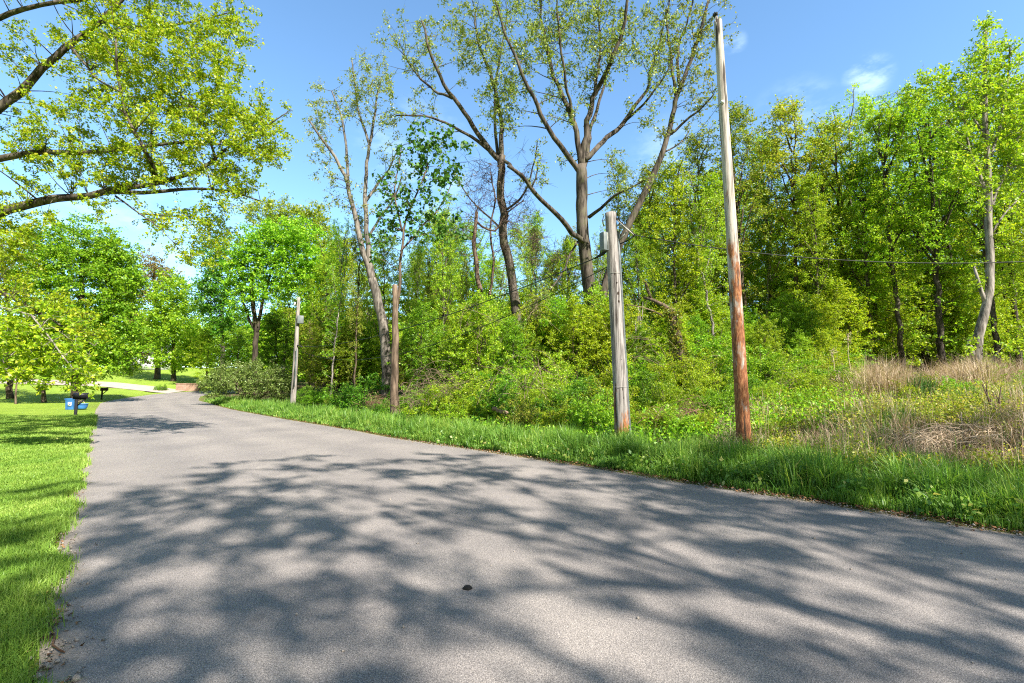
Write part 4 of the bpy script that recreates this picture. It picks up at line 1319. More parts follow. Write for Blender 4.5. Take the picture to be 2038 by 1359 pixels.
one = [(640, 29, -1.5, 1, 1.2, 'dark green bush between the far pole and the dry brush'), (690, 26, -1.5, 2, 1.2, 'deep green bush just left of the dry brush heap'), (612, 33, -1.5, 2, 1.2, 'low dark bush at the foot of the far pole'),
       (660, 26.5, -.8, 3, 1.1, 'small yellow-green bush at the grass edge right of the far pole'), (722, 25, -2.3, 2, 1.1, 'deep shadowed bush behind the snapped brown trunk'),
       (1545, 14.5, 770, 2, 1.2, 'deep green bush just right of the rust-stained pole'), (1600, 17, 700, 0, 1.2, 'tall lime bush where the woods meet the dry grass'), (1640, 19, 690, 0, 1.1, 'tall lime bush nearest the dry grass field'),
       (1515, 11.4, 835, 0, 0.9, 'small lime bush at the foot of the rust-stained pole'), (1585, 13, 840, 3, 1.2, 'low yellowish bush in front of the dry stalks'), (1680, 12.4, 850, 2, 0.8, 'small dark green bush among the yellow weeds'),
       (1380, 13.5, 800, 3, 1.3, 'orange-tinged low bush between the two near poles'), (1240, 12.55, 868, 0, 0.35, 'tuft of lime leaves at the foot of the grey pole'), (2050, 14, 760, 0, 0.9, 'bright weed bush at the end of the dry grass')]
for px, Yd, top, k, w, l in one:
    b = on_ground(px, Yd, CLEAR); Yd = b[1]
    place('bush', BUSH[k], b, -top if top < 0 else max(0.3, height_to(px, top, Yd, b)), w, rp.uniform(0, 6.28), l, 'bush', None, ('stems', 'foliage'))

# the big rounded bush at the bend
Y = 38.0
b = on_ground(500, Y)
T = Tree(81, 6)
for k in range(12):
    az = k * 0.55; d = np.array([math.cos(az), math.sin(az) * 0.6])
    T.limb([b + [0.2 * d[0], 0.2 * d[1], -0.1], b + [d[0] * 1.2, d[1] * 1.2, 1.2], b + [d[0] * 2.6, d[1] * 2.4, 2.0]], 0.04, 0.01, 0.05, 5)
C = cloud(Y, [(470, 765, 65, 32), (530, 755, 55, 40), (500, 745, 50, 28), (425, 770, 35, 24), (560, 775, 35, 34), (450, 742, 35, 20)], 420, T.rng, 1.0, 0.4)
C[:, 2] = np.maximum(C[:, 2], 0.25 + terrain(C[:, 0], C[:, 1]))
T.clumps(C, 46, 0.11, 0.34, 0.5, 3, 0.006, 0.7, br=0.008)
T.finish('rounded_bush', b, 'tan', 'bush', 'wide rounded silvery-green bush at the bend of the road', 'bush', None, 'foliage')

# trees beyond the right verge, beside and behind the camera, whose shade lies on the near road
for seed, bx, by, h, rad, n, l in ((91, 9.6, -5.6, 17.0, 5.8, 235, 'open-crowned tree beyond the right verge, casting dappled shade on the road'),
                                  (92, 15.2, -4.4, 17.0, 4.6, 190, 'second tall tree off the right verge, shading the near right of the road'),
                                  (93, 4.4, -8.2, 17.0, 4.6, 170, 'tall roadside tree behind the camera, shading the near lawn'),
                                  (94, 11.5, -10.6, 17.0, 4.6, 60, 'thin tree farther behind the camera, dappling the nearest part of the road')):
    T = Tree(seed, 9)
    b = np.array([bx, by, tz(bx, by)])
    T.limb([b - [0, 0, 0.2], b + [0.1, 0, h * 0.35], b + [0.2, 0.1, h * 0.6], b + [0.1, 0.3, h * 0.92]], 0.17, 0.03, 0.05, 10, 0.4)
    for k in range(9):
        az = T.rng.uniform(0, 6.28); z = h * T.rng.uniform(0.45, 0.75); L = rad * T.rng.uniform(0.7, 1)
        T.limb([b + [0.1, 0, z], b + [math.cos(az) * L * 0.5, math.sin(az) * L * 0.5, z + L * 0.3], b + [math.cos(az) * L, math.sin(az) * L, z + L * 0.5]], 0.045, 0.012, 0.06, 6)
    v = unit(T.rng.normal(size=(n, 3))) * T.rng.uniform(0.25, 1, (n, 1)) ** 0.5
    C = b + np.array([0, 0, h * 0.72]) + v * np.array([rad, rad, h * 0.26])
    T.clumps(C, 64, 0.13, 0.36, 0.3, 4, 0.007, 0.7)
    T.finish('verge_tree', b, 'grey', 'pale', l, 'tree')


# ------------------------------------------------------------------ poles, cables, mailboxes
def hole_mesh(o, name, pos, axis, rw, rh):
    """a slightly raised dark lens, for knots and for hollows with painted-in shade"""
    g = Geo()
    axis = unit(np.asarray(axis, float)); s = unit(np.cross([0, 0, 1.0], axis)); u = np.array([0, 0, 1.0])
    n = 10
    ang = np.arange(n) / n * 6.283
    jag = 1 + RNG.normal(0, 0.12, n)
    ring = pos + (s[None] * (np.cos(ang) * rw * jag)[:, None] + u[None] * (np.sin(ang) * rh * jag)[:, None]) + axis * 0.003
    ring[:, :] -= axis[None] * (np.cos(ang)[:, None] ** 2 * rw * rw / 0.34)
    ctr = pos + axis * 0.006
    g.add(np.vstack([ring, ctr[None]]), None, [(i, (i + 1) % n, n) for i in range(n)])
    h = g.build(name, MAT['hole'], o, None, True, tuple(o.location))
    return h


def pole(name, base, top, r0, r1, mat, label, cat='utility pole'):
    o = thing(name, base, label, cat)
    n = 40
    t = np.linspace(0, 1, n)[:, None]
    q = base + (top - base) * t
    q[0, 2] -= 0.3
    q[:, 0] += np.sin(t[:, 0] * 5) * 0.012
    g = Geo()
    tubes(g, q, (r0 + (r1 - r0) * t[:, 0]) * (1 + RNG.normal(0, 0.006, n)), 20, True, 0.012)
    g.build('shaft', MAT[mat], o, None, True, base)
    return o


def tube_part(o, name, pts, r, mat, sides=8, cap=True):
    g = Geo()
    pts = np.asarray(pts, float)
    rr = np.full(len(pts), r) if np.isscalar(r) else np.asarray(r, float)
    tubes(g, pts, rr, sides, cap)
    return g.build(name, MAT[mat], o, None, True, tuple(o.location))


def box_part(o, name, c, s, mat, rot=0.0, bevel=0.008):
    g = Geo()
    box(g, c, s, rot)
    p = g.build(name, MAT[mat], o, None, False, tuple(o.location))
    if bevel:
        m = p.modifiers.new('bevel', 'BEVEL'); m.width = bevel; m.segments = 2
    return p


# short silvered pole
gb = ground_px(1239, 884)
Yp = float(gb[1]); gt = P(1216, 424, Yp)
o = pole('utility_pole', gb, gt, W(34, Yp), W(26, Yp), 'poleold', 'short weathered grey pole with a utility box, conduit and woodpecker holes', 'utility pole')


def on_pole(py, dx=0.0, dy=0.0, B=gb, Tp=gt, Yq=Yp):
    zt = P(1230, py, Yq)[2]
    f = (zt - B[2]) / (Tp[2] - B[2])
    return B + (Tp - B) * f + np.array([dx, dy, 0])


rad_at = lambda py: W(34, Yp) + (W(26, Yp) - W(34, Yp)) * (on_pole(py)[2] - gb[2]) / (gt[2] - gb[2])
# conduit down the right side, strapped
cx = [on_pole(py, rad_at(py) * 0.93 + 0.01, -rad_at(py) * 0.25) for py in (462, 520, 600, 700, 800, 868, 884)]
c = tube_part(o, 'conduit', cx, 0.036, 'conduit', 10)
for py in (545, 770):
    p = on_pole(py); r = rad_at(py) + 0.012
    ang = np.linspace(-2.6, 0.6, 12)
    g = Geo()
    tubes(g, np.stack([p[0] + np.cos(ang) * r, p[1] + np.sin(ang) * r, np.full(12, p[2])], 1), np.full(12, 0.004), 5)
    g.build('strap', MAT['steel'], o, None, True, tuple(gb))
for py, f, rw, rh in ((565, .18, .016, .022), (586, .30, .030, .045), (602, .33, .026, .040), (690, .68, .055, .13), (716, .30, .014, .018), (774, .38, .040, .12), (792, .36, .022, .06), (548, -.1, .012, .03)):
    r = rad_at(py)
    ax = np.array([math.sin(math.asin(f)), -math.cos(math.asin(f)), 0])
    hole_mesh(o, 'woodpecker_hole', on_pole(py) + ax * (r * 0.985), ax, rw, rh)  # flat dark lens, the shade inside the hole is in its colour
# utility box on the left, with a paler strip put in as its sunlit narrow side
pb = on_pole(482, -rad_at(482) - 0.075, -0.05)
bp_ = box_part(o, 'utility_box', pb, (0.15, 0.17, 0.46), 'greybox', 0.5, 0.012)
box_part(bp_, 'box_sunlit_strip', np.array([0.075, -0.062, 0.0]) + pb - gb + np.array(tuple(gb)) * 0 , (0.012, 0.012, 0.40), 'steel', 0.5, 0.0).location = (0, 0, 0)
# feeder tube from the box up to the pole top
tube_part(o, 'feeder_tube', [on_pole(452, -rad_at(452) - 0.06, -0.04), on_pole(440, -rad_at(440) - 0.09, -0.03), on_pole(430, -rad_at(430) - 0.05, 0.0)], 0.012, 'cable', 6)
# bracket arms on the right that carry the cable
tipR = P(1264, 468, Yp - 0.25)
tube_part(o, 'bracket_arm', [on_pole(435, 0.10, -0.05), tipR], 0.028, 'cable', 6)
g = Geo()
a0 = on_pole(441, 0.13, -0.12); a1 = P(1261, 466, Yp - 0.33); s = np.array([0, 0.02, 0.018])
g.add([a0 - s, a0 + s, a1 + s, a1 - s, a0 - s + [0, .02, -.02], a0 + s + [0, .02, -.02], a1 + s + [0, .02, -.02], a1 - s + [0, .02, -.02]], [(0, 1, 2, 3), (7, 6, 5, 4), (0, 3, 7, 4), (1, 5, 6, 2), (0, 4, 5, 1), (3, 2, 6, 7)])
g.build('bracket_strap', MAT['steel'], o, None, False, tuple(gb))
g = Geo()
p0, p1, p2 = on_pole(449, 0.15, -0.08), P(1244, 457, Yp - 0.2), on_pole(463, 0.15, -0.08)
tubes(g, np.array([p0, (p0 + p1) / 2 + [0, 0, .012], p1]), np.array([.03, .035, .012]), 6, True)
g.build('insulator', MAT['steel'], o, None, True, tuple(gb))
tube_part(o, 'bracket_brace', [on_pole(480, 0.14, -0.05), P(1247, 462, Yp - 0.2)], 0.022, 'steel', 6)
tube_part(o, 'cable_loop', [tipR, P(1256, 474, Yp - .2), P(1246, 480, Yp - .15), on_pole(487, .15, -.03)], 0.016, 'cable', 6)
tipL = P(1184, 514, Yp + 0.2)
tube_part(o, 'cable_sleeve', [on_pole(497, -rad_at(497) + .02, 0), P(1199, 505, Yp + .1), tipL], [0.03, 0.045, 0.022], 'cable', 8)

# tall rust-stained pole
rb = ground_px(1482, 903)
Yr = float(rb[1]); rt = P(1430, 42, Yr)
o = pole('utility_pole', rb, rt, W(32, Yr), W(18.5, Yr), 'polerust', 'tall pole with rust-red stains below and a bleached splintered top', 'utility pole')


def on_rust(py, dx=0.0, dy=0.0):
    zt = P(1450, py, Yr)[2]
    f = (zt - rb[2]) / (rt[2] - rb[2])
    return rb + (rt - rb) * f + np.array([dx, dy, 0])


g = Geo()
rr = W(16, Yr)
tubes(g, np.array([on_rust(66, -rr * .75, -rr * .4), on_rust(50, -rr * .72, -rr * .4), on_rust(34, -rr * .7, -rr * .3)]), np.array([.03, .045, .022]), 7, True)
g.build('splinter', MAT['polerust'], o, None, True, tuple(rb))
g = Geo()
pc = on_rust(30, -rr * 1.0, -rr * .2)
for k in range(26):
    d = unit(RNG.normal(size=3))
    tubes(g, np.array([pc, pc + d * 0.035, pc + d * 0.062]), np.array([.03, .025, .008]), 5, True)
g.build('pole_cap', MAT['cable'], o, None, True, tuple(rb))
g = Geo()
pi_ = on_rust(208, -W(17, Yr) * .7, -W(17, Yr) * .9)
tubes(g, np.array([pi_ + [0.05, 0.05, 0.02], pi_, pi_ + [-.02, -.04, -.01], pi_ + [-.035, -.07, -.02]]), np.array([.02, .04, .045, .02]), 10, True)
g.build('insulator', MAT['porcelain'], o, None, True, tuple(rb))
g = Geo()
for dz in (0.0, 0.03, 0.055):
    p = on_rust(768); r = W(25.5, Yr) + .006
    ang = np.linspace(0, 2 * math.pi, 25)
    tubes(g, np.stack([p[0] + np.cos(ang) * r, p[1] + np.sin(ang) * r, p[2] + dz + np.sin(ang) * .006], 1), np.full(25, .007), 5)
g.build('wire_band', MAT['rope'], o, None, True, tuple(rb))
for py, f in ((265, -.3), (100, -.45), (330, .1)):
    r = W(18, Yr)
    ax = np.array([f, -math.sqrt(1 - f * f), 0])
    hole_mesh(o, 'knot', on_rust(py) + ax * r * .99, ax, .014, .03)

# far leaning pole
Yf = 31.0
fb = on_ground(582, Yf); ft = P(595, 592, Yf)
o = pole('utility_pole', fb, ft, W(13, Yf), W(7, Yf), 'polefar', 'far leaning pole with a dull metal box, beside the rounded bush', 'utility pole')
pb = P(598, 636, Yf - .12)
box_part(o, 'utility_box', pb, (0.38, 0.22, 0.52), 'greybox', 0.4, 0.03)
f0 = P(594, 688, Yf - .1)
tube_part(o, 'cable_sleeve', [P(587, 686, Yf), P(594, 688, Yf - .1), P(602, 690, Yf - .2)], [.03, .06, .04], 'cable', 6)
tube_part(o, 'conduit', [P(590, 695, Yf - .22), P(588, 740, Yf - .25), P(585, 770, Yf - .28)], .035, 'conduit', 6)
tube_part(o, 'insulator', [P(587, 601, Yf - .1), P(586, 608, Yf - .1)], .05, 'porcelain', 8)


def cable(a, b, sag, r, label, n=40):
    a = np.asarray(a, float); b = np.asarray(b, float)
    t = np.linspace(0, 1, n)
    q = a + (b - a) * t[:, None]
    q[:, 2] -= sag * 4 * t * (1 - t)
    g = Geo(); tubes(g, q, np.full(n, r), 6)
    c = g.build('cable', MAT['cable'], None, None, True, tuple(q[0]))
    c.location = tuple(q[0])
    return tag(c, label, 'cable', 'overhead cables')


cable(tipR, P(2400, 487, Yp - 1.0), 0.55, 0.011, 'black cable running right from the grey pole past the rust-stained one', 60)
cable(tipL, P(602, 690, Yf - .2), 0.55, 0.014, 'thicker black cable sloping down from the grey pole to the far pole', 60)
cable(on_pole(530, -rad_at(530), .05), P(601, 700, Yf - .2), 1.25, 0.010, 'lower thin cable hanging slack between the grey pole and far pole', 60)
cable(pi_ + [-.03, -.06, 0], on_pole(436, .12, -.03), 0.15, 0.004, 'fine wire from the rust-stained pole insulator to the grey pole bracket')


# mailboxes
def mailbox(px, Yd, scale, wood, metal, label, arm_right=True):
    b = on_ground(px, Yd)
    o = thing('mailbox', b, label, 'mailbox')
    rot = 0.35
    s = scale
    post = box_part(o, 'post', b + [0, 0, 0.45 * s], (0.11 * s, 0.11 * s, 1.0 * s), wood, rot, 0.008)
    cr, sr = math.cos(rot), math.sin(rot)
    ex = np.array([cr, sr, 0])
    box_part(o, 'cross_arm', b + ex * 0.15 * s + [0, 0, 0.90 * s], (0.62 * s, 0.12 * s, 0.06 * s), wood, rot, 0.006)
    g = Geo()
    q0 = b + [0, 0, 0.55 * s] + ex * 0.05 * s; q1 = b + ex * 0.36 * s + [0, 0, 0.875 * s]
    tubes(g, np.array([q0, q1]), np.array([.04 * s, .04 * s]), 4, True)
    g.build('brace', MAT[wood], o, None, False, tuple(b))
    # body: a half-round loaf
    g = Geo()
    L, w, hh = 0.56 * s, 0.26 * s, 0.17 * s
    prof = [(-w / 2, 0), (w / 2, 0)] + [(w / 2 * math.cos(a), hh + w / 2 * math.sin(a) * 0.75) for a in np.linspace(0, math.pi, 11)]
    n = len(prof)
    ey = np.array([-sr, cr, 0])
    c0 = b + ex * 0.15 * s + np.array([0, 0, 0.932 * s])
    vs = []
    for x in (-L / 2, L / 2):
        for y, z in prof:
            vs.append(c0 + ex * x + ey * y + np.array([0, 0, z]))
    vs += [c0 - ex * L / 2 + [0, 0, hh * .7], c0 + ex * L / 2 + [0, 0, hh * .7]]
    q = [(i, (i + 1) % n, n + (i + 1) % n, n + i) for i in range(n)]
    t = [(2 * n, (i + 1) % n, i) for i in range(n)] + [(2 * n + 1, n + i, n + (i + 1) % n) for i in range(n)]
    g.add(vs, q, t)
    g.build('box_body', MAT[metal], o, None, False, tuple(b))
    # hinged front door plate, proud of the body, with its pull
    g = Geo()
    vs = []
    for x in (L / 2 + .004, L / 2 + .02 * s):
        for y, z in prof:
            vs.append(c0 + ex * x + ey * y * 1.06 + np.array([0, 0, z * 1.03 - .004]))
    vs += [c0 + ex * (L / 2 + .004) + [0, 0, hh * .7], c0 + ex * (L / 2 + .02 * s) + [0, 0, hh * .7]]
    g.add(vs, q, t)
    d = g.build('door', MAT[metal], o, None, False, tuple(b))
    return o, b


m1, b1 = mailbox(150, 25.5, 1.0, 'blackwood', 'black', 'black mailbox on a black post at the lawn edge, nearest the camera')
m2, b2 = mailbox(202, 47.0, 0.98, 'blackwood', 'brownbox', 'smaller-looking dark brown mailbox farther along the road edge')

# blue tub and bucket behind the first mailbox
Yb = 32.5
b = on_ground(141, Yb)
o = thing('recycling_tub', b, 'blue plastic tub with a white label beside the black mailbox post', 'recycling bin')
bt = P(141, 793, Yb)[2]; hb = bt - b[2]
g = Geo()
rot = 0.25; cr, sr = math.cos(rot), math.sin(rot)
def rect(w, d, z):
    return [b + np.array([(x * w / 2) * cr - (y * d / 2) * sr, (x * w / 2) * sr + (y * d / 2) * cr, z]) for x, y in ((-1, -1), (1, -1), (1, 1), (-1, 1))]
rings = [rect(.44, .36, 0.0), rect(.50, .42, hb * .9), rect(.56, .48, hb * .9), rect(.56, .48, hb), rect(.50, .42, hb), rect(.43, .35, hb * .12)]
vv = np.array(rings).reshape(-1, 3)
qq = []
for k in range(5):
    for i in range(4):
        qq.append((k * 4 + i, k * 4 + (i + 1) % 4, k * 4 + 4 + (i + 1) % 4, k * 4 + 4 + i))
qq += [(3, 2, 1, 0), (20, 21, 22, 23)]
g.add(vv, qq)
p = g.build('tub', MAT['blue'], o, None, False, tuple(b))
mm_ = p.modifiers.new('bevel', 'BEVEL'); mm_.width = .012; mm_.segments = 2
fr = b + np.array([0.02 * cr + 0.215 * sr, 0.02 * sr - 0.215 * cr, hb * .5])
box_part(o, 'label', fr, (.20, .012, .26), 'white', rot, 0)
box_part(o, 'label_print', fr + np.array([.008 * sr, -.008 * cr, -.02]), (.07, .006, .06), 'blue', rot, 0)

b = on_ground(163, Yb - .3)
o = thing('bucket', b, 'rounded blue bucket with a tan hoop handle right of the mailbox post', 'bucket')
g = Geo()
nseg = 18; ang = np.arange(nseg) / nseg * 6.283
prof = [(0.0, .03), (.20, .03), (.25, .10), (.29, .26), (.30, .36), (.32, .37), (.32, .40), (.28, .40), (.26, .20), (0.0, .08)]
vs = np.array([[b[0] + r * math.cos(a), b[1] + r * math.sin(a), b[2] + z] for r, z in prof for a in ang])
i = np.arange(len(prof) * nseg).reshape(len(prof), nseg)
g.add(vs, np.stack([i[:-1], np.roll(i[:-1], -1, 1), np.roll(i[1:], -1, 1), i[1:]], -1).reshape(-1, 4))
g.build('pail', MAT['blue'], o, None, True, tuple(b))
ang = np.linspace(0, math.pi, 14)
g = Geo(); tubes(g, np.stack([b[0] + .26 * np.cos(ang), np.full(14, b[1] - .12), b[2] + .38 + .20 * np.sin(ang)], 1), np.full(14, .022), 6, True)
g.build('handle', MAT['rope'], o, None, True, tuple(b))

# low terracotta garden wall at the bend, with plants before it
w0, w1 = G_profile(338, 778.5), G_profile(384, 779.5)
w0[2] = tz(w0[0], w0[1] + .5); w1[2] = tz(w1[0], w1[1] + .5)
ctr = (w0 + w1) / 2 + [0, 1.2, 0]
o = thing('garden_wall', ctr, 'low terracotta block wall across the bend below the lawn', 'wall')
Lw = float(np.linalg.norm((w1 - w0)[:2])); rotw = math.atan2(w1[1] - w0[1], w1[0] - w0[0])
box_part(o, 'masonry', ctr + [0, 0, .4], (Lw, .3, 1.1), 'brick', rotw, .02)
box_part(o, 'coping', ctr + [0, 0, .99], (Lw + .08, .40, .08), 'brick', rotw, .015)
for k, (px, Yd, top, kk, w, l) in enumerate(((326, 61, 762, 2, .8, 'clump of garden plants at the foot of the terracotta wall'), (314, 61.5, 764, 1, .8, 'smaller clump of garden plants left of the terracotta wall'), (396, 62, 756, 3, 1.0, 'bush growing over the end of the terracotta wall'))):
    b = on_ground(px, Yd)
    place('garden_plant', BUSH[kk], b, max(.5, height_to(px, top, Yd, b)), w, k * 1.3, l, 'plant', None, ('stems', 'foliage'))

# pale house glimpsed up the slope
hb_ = on_ground(296, 108)
o = thing('house', hb_, 'pale house glimpsed between the trees up the slope', 'house')
box_part(o, 'wall', hb_ + [0, 0, 1.7], (9, 6, 3.6), 'siding', 0.2, 0)
g = Geo()
c, s = math.cos(.2), math.sin(.2)
def loc(x, y, z): return hb_ + np.array([x * c - y * s, x * s + y * c, z])
vs = [loc(-4.9, -3.5, 3.5), loc(4.9, -3.5, 3.5), loc(4.9, 0, 5.4), loc(-4.9, 0, 5.4), loc(4.9, 3.5, 3.5), loc(-4.9, 3.5, 3.5)]
g.add(vs + [v - [0, 0, .18] for v in vs], [(0, 1, 2, 3), (3, 2, 4, 5), (6, 9, 8, 7), (9, 11, 10, 8), (0, 6, 7, 1), (5, 4, 10, 11), (0, 3, 9, 6), (3, 5, 11, 9), (1, 7, 8, 2), (2, 8, 10, 4)])
g.build('roof', MAT['shingle'], o, None, False, tuple(hb_))
for x in (-2.8, 0.2, 2.8):
    box_part(o, 'window', loc(x, -3.02, 1.9), (1.1, .1, 1.2), 'glass', .2, 0)


# ------------------------------------------------------------------ dry brush, logs, twigs
def brush(name, Y, blobs, n, label, cat, seed, lens=(0.6, 1.8), r=0.010, mat='straw_twig'):
    rng = np.random.default_rng(seed)
    pts = cloud(Y, blobs, n, rng, 1.0, 0.5)
    n = len(pts)
    az = rng.uniform(0, 6.283, n); L = rng.uniform(*lens, n)
    d = np.stack([np.cos(az), np.sin(az) * .6, rng.normal(0.15, 0.45, n)], 1); d = unit(d)
    gz = terrain(pts[:, 0], pts[:, 1])
    pts[:, 2] = np.maximum(pts[:, 2], gz + .05)
    t = np.linspace(-.5, .5, 6)
    q = pts[:, None] + d[:, None] * (L[:, None] * t[None])[..., None]
    q[:, :, 2] += (0.28 - (t * 1.4) ** 2)[None] * (L * rng.uniform(0, .9, n))[:, None]
    q += rng.normal(0, .03, q.shape)
    q[:, :, 2] = np.maximum(q[:, :, 2], terrain(q[..., 0], q[..., 1]) + .01)
    g = Geo()
    tubes(g, q, np.outer(rng.uniform(.5, 1.4, n) * r, [1, .95, .85, .7, .55, .35]), 4)
    o = g.build(name, MAT[mat], None, None, True, tuple(pts.mean(0)))
    o.location = tuple(pts.mean(0))
    return tag(o, label, cat)


MAT['straw_twig'] = m_simple('bleached_twig', (0.30, 0.22, 0.15), (0.60, 0.48, 0.35), 3, 0.9)
MAT['cane_twig'] = m_simple('brown_cane', (0.09, 0.06, 0.042), (0.25, 0.18, 0.125), 3, 0.9)
MAT['red_twig'] = m_simple('reddish_cane', (0.10, 0.05, 0.035), (0.26, 0.15, 0.10), 3, 0.9)
brush('brush_heap', 18.8, [(840, 790, 50, 25), (875, 760, 45, 22), (820, 805, 45, 16)], 75, 'tangle of arching dry canes at the foot of the snapped brown trunk', 'brush pile', 5, (.6, 1.7), .007, 'cane_twig')
brush('brush_heap', 22.5, [(745, 805, 35, 18), (790, 815, 30, 12)], 120, 'pinkish low dry brush left of the snapped brown trunk', 'brush pile', 6, (.4, 1.1), .009, 'red_twig')
brush('brush_heap', 17.5, [(900, 775, 60, 30), (860, 750, 40, 35, .8), (940, 790, 40, 25)], 60, 'loose brown canes leaning through the bushes right of the snapped trunk', 'brush pile', 7, (.7, 1.8), .006, 'cane_twig')
brush('brush_heap', 8.5, [(1890, 935, 110, 26), (1840, 955, 60, 20), (1960, 915, 80, 24), (2010, 900, 60, 26)], 330, 'flattened heap of straw-coloured stalks in the near right verge', 'brush pile', 8, (.25, 1.3), .006)
brush('brush_heap', 12.2, [(1520, 850, 50, 25), (1420, 880, 40, 18, .7), (1580, 880, 50, 18)], 90, 'scattered pale dead stems around the foot of the rust-stained pole', 'brush pile', 9, (.4, 1.2), .006)
brush('brush_heap', 12.6, [(1330, 840, 50, 20), (1380, 820, 40, 18)], 90, 'rusty dead stems between the grey pole and rust-stained pole', 'brush pile', 10, (.4, 1.2), .006, 'red_twig')

brush('dry_canes', 15.2, [(1010, 760, 50, 40), (1080, 740, 40, 50)], 40, 'bare canes poking from the bushes left of the grey pole', 'dead plant', 30, (.7, 1.9), .006, 'cane_twig')

brush('dry_canes', 17.0, [(1290, 700, 30, 40), (1420, 720, 40, 40)], 40, 'bare stems among the bushes behind the two near poles', 'dead plant', 31, (.7, 1.9), .006, 'cane_twig')

brush('dry_canes', 20.5, [(960, 640, 50, 60), (1060, 620, 40, 60)], 60, 'tall bare vines and stems below the crooked forked tree', 'dead plant', 32, (.7, 1.9), .006, 'cane_twig')

brush('dry_canes', 14.0, [(1570, 800, 40, 30), (1630, 790, 40, 30)], 40, 'pale bare stems in front of the lime bushes right of the rust-stained pole', 'dead plant', 33, (.7, 1.9), .006, 'cane_twig')


def plank(name, Y, a, b, r0, r1, mat, label, cat):
    p0, p1 = P(*a, Y), P(*b, Y - .2)
    g = Geo()
    t = np.linspace(0, 1, 9)[:, None]
    q = p0 + (p1 - p0) * t + RNG.normal(0, .012, (9, 3))
    q[:, 2] = np.maximum(q[:, 2], terrain(q[:, 0], q[:, 1]) + r0 * .6)
    tubes(g, q, np.linspace(r0, r1, 9), 8, True, .06)
    o = g.build(name, MAT[mat], None, None, True, tuple(q[0])); o.location = tuple(q[0])
    return tag(o, label, cat)


plank('fallen_log', 15.2, (980, 813), (1010, 822), .07, .055, 'logwood', 'short split log lying in the bushes above the tall grass', 'log')
plank('fallen_branch', 12.8, (1300, 812), (1345, 862), .016, .008, 'straw_twig', 'thin bleached branch lying across the bush right of the grey pole', 'branch')
plank('fallen_branch', 9.6, (1825, 862), (1905, 940), .016, .010, 'straw_twig', 'long pale branch lying across the straw heap', 'branch')
plank('fallen_branch', 9.2, (1962, 880), (2036, 950), .013, .008, 'straw_twig', 'pale forked branch beside the bare red shrub', 'branch')
plank('fallen_branch', 17.0, (1180, 860), (1215, 790), .02, .01, 'red_twig', 'dead brown branch leaning in the bushes left of the grey pole', 'branch')

# bare reddish shrub at the right
Y = 9.4
b = on_ground(1985, Y)
T = Tree(95, 6)
for pts, w0, w1 in (([(1985, 890), (1980, 840), (1972, 800), (1955, 765)], 6, 2), ([(1985, 890), (1988, 850), (1986, 800), (1992, 770)], 5, 2), ([(1997, 895), (2010, 850), (2030, 825), (2060, 805)], 6, 3), ([(1980, 840), (1986, 810), (1978, 780)], 3, 1.5), ([(1972, 800), (1960, 782), (1962, 760)], 3, 1.5), ([(1988, 850), (2005, 815), (2012, 780)], 3, 1.5), ([(1985, 895), (1960, 865), (1940, 845)], 4, 1.5)):
    T.limb(np.maximum(PX(Y, pts), [-1e9, -1e9, b[2] - .1]), W(w0, Y), W(w1, Y), .008, 6)
T.clumps(cloud(Y, [(1975, 800, 30, 40), (2020, 830, 30, 30)], 12, T.rng), 2, .05, .2, .3, 3, .003)
T.finish('bare_shrub', b, 'vine', 'brown', 'bare reddish shrub standing over the straw heap', 'shrub', None, 'leaves')

# tall dead stalks before the woods
for k, (px, Yd, top, l) in enumerate(((1662, 15, 700, 'tall dry stalk with a seed plume beside the lime bushes'), (1694, 15.5, 665, 'tallest dead brown stalk standing at the woods edge'), (1720, 14.6, 770, 'reddish dry stalk leaning at the dry grass edge'), (1675, 14, 745, 'short leaning dry stalk by the dry grass'), (1560, 13, 790, 'thin dead stalk leaning left right of the rust-stained pole'))):
    b = on_ground(px, Yd)
    tp = P(px - 6, top, Yd)
    g = Geo()
    q = np.array([b - [0, 0, .05], b * .6 + tp * .4 + RNG.normal(0, .03, 3), b * .3 + tp * .7 + RNG.normal(0, .03, 3), tp])
    tubes(g, q, np.array([.013, .011, .008, .005]), 5, True)
    m = 26
    s = tp + RNG.normal(0, .04, (m, 3)) + np.array([0, 0, 1]) * RNG.uniform(-.28, .05, (m, 1))
    e = s + RNG.normal(0, .05, (m, 3)) + [0, 0, .07]
    tubes(g, np.stack([s, (s + e) / 2, e], 1), np.tile([.006, .008, .003], (m, 1)), 3)
    o = g.build('dry_stalk', MAT['straw_twig' if k != 2 else 'red_twig'], None, None, True, tuple(b)); o.location = tuple(b)
    tag(o, l, 'dead plant', None)

# bare thin white stems in the wood behind the grey pole
for px, Yd, top, l in ((1266, 21, 625, 'bleached dead stem behind the grey pole, forked at its tip'), (1275, 22, 615, 'thinner bleached dead stem close beside the forked one')):
    b = on_ground(px, Yd); tp = P(px - 2, top, Yd)
    g = Geo(); tubes(g, np.array([b, b * .5 + tp * .5 + [.04, 0, 0], tp]), np.array([.05, .04, .02]), 6, True)
    tubes(g, np.array([b * .3 + tp * .7, b * .1 + tp * .9 + [.12, 0, .1], tp + [.16, 0, .35]]), np.array([.025, .018, .01]), 5, True)
    o = g.build('dead_stem', BARK['pale'], None, None, True, tuple(b)); o.location = tuple(b)
    tag(o, l, 'dead tree')

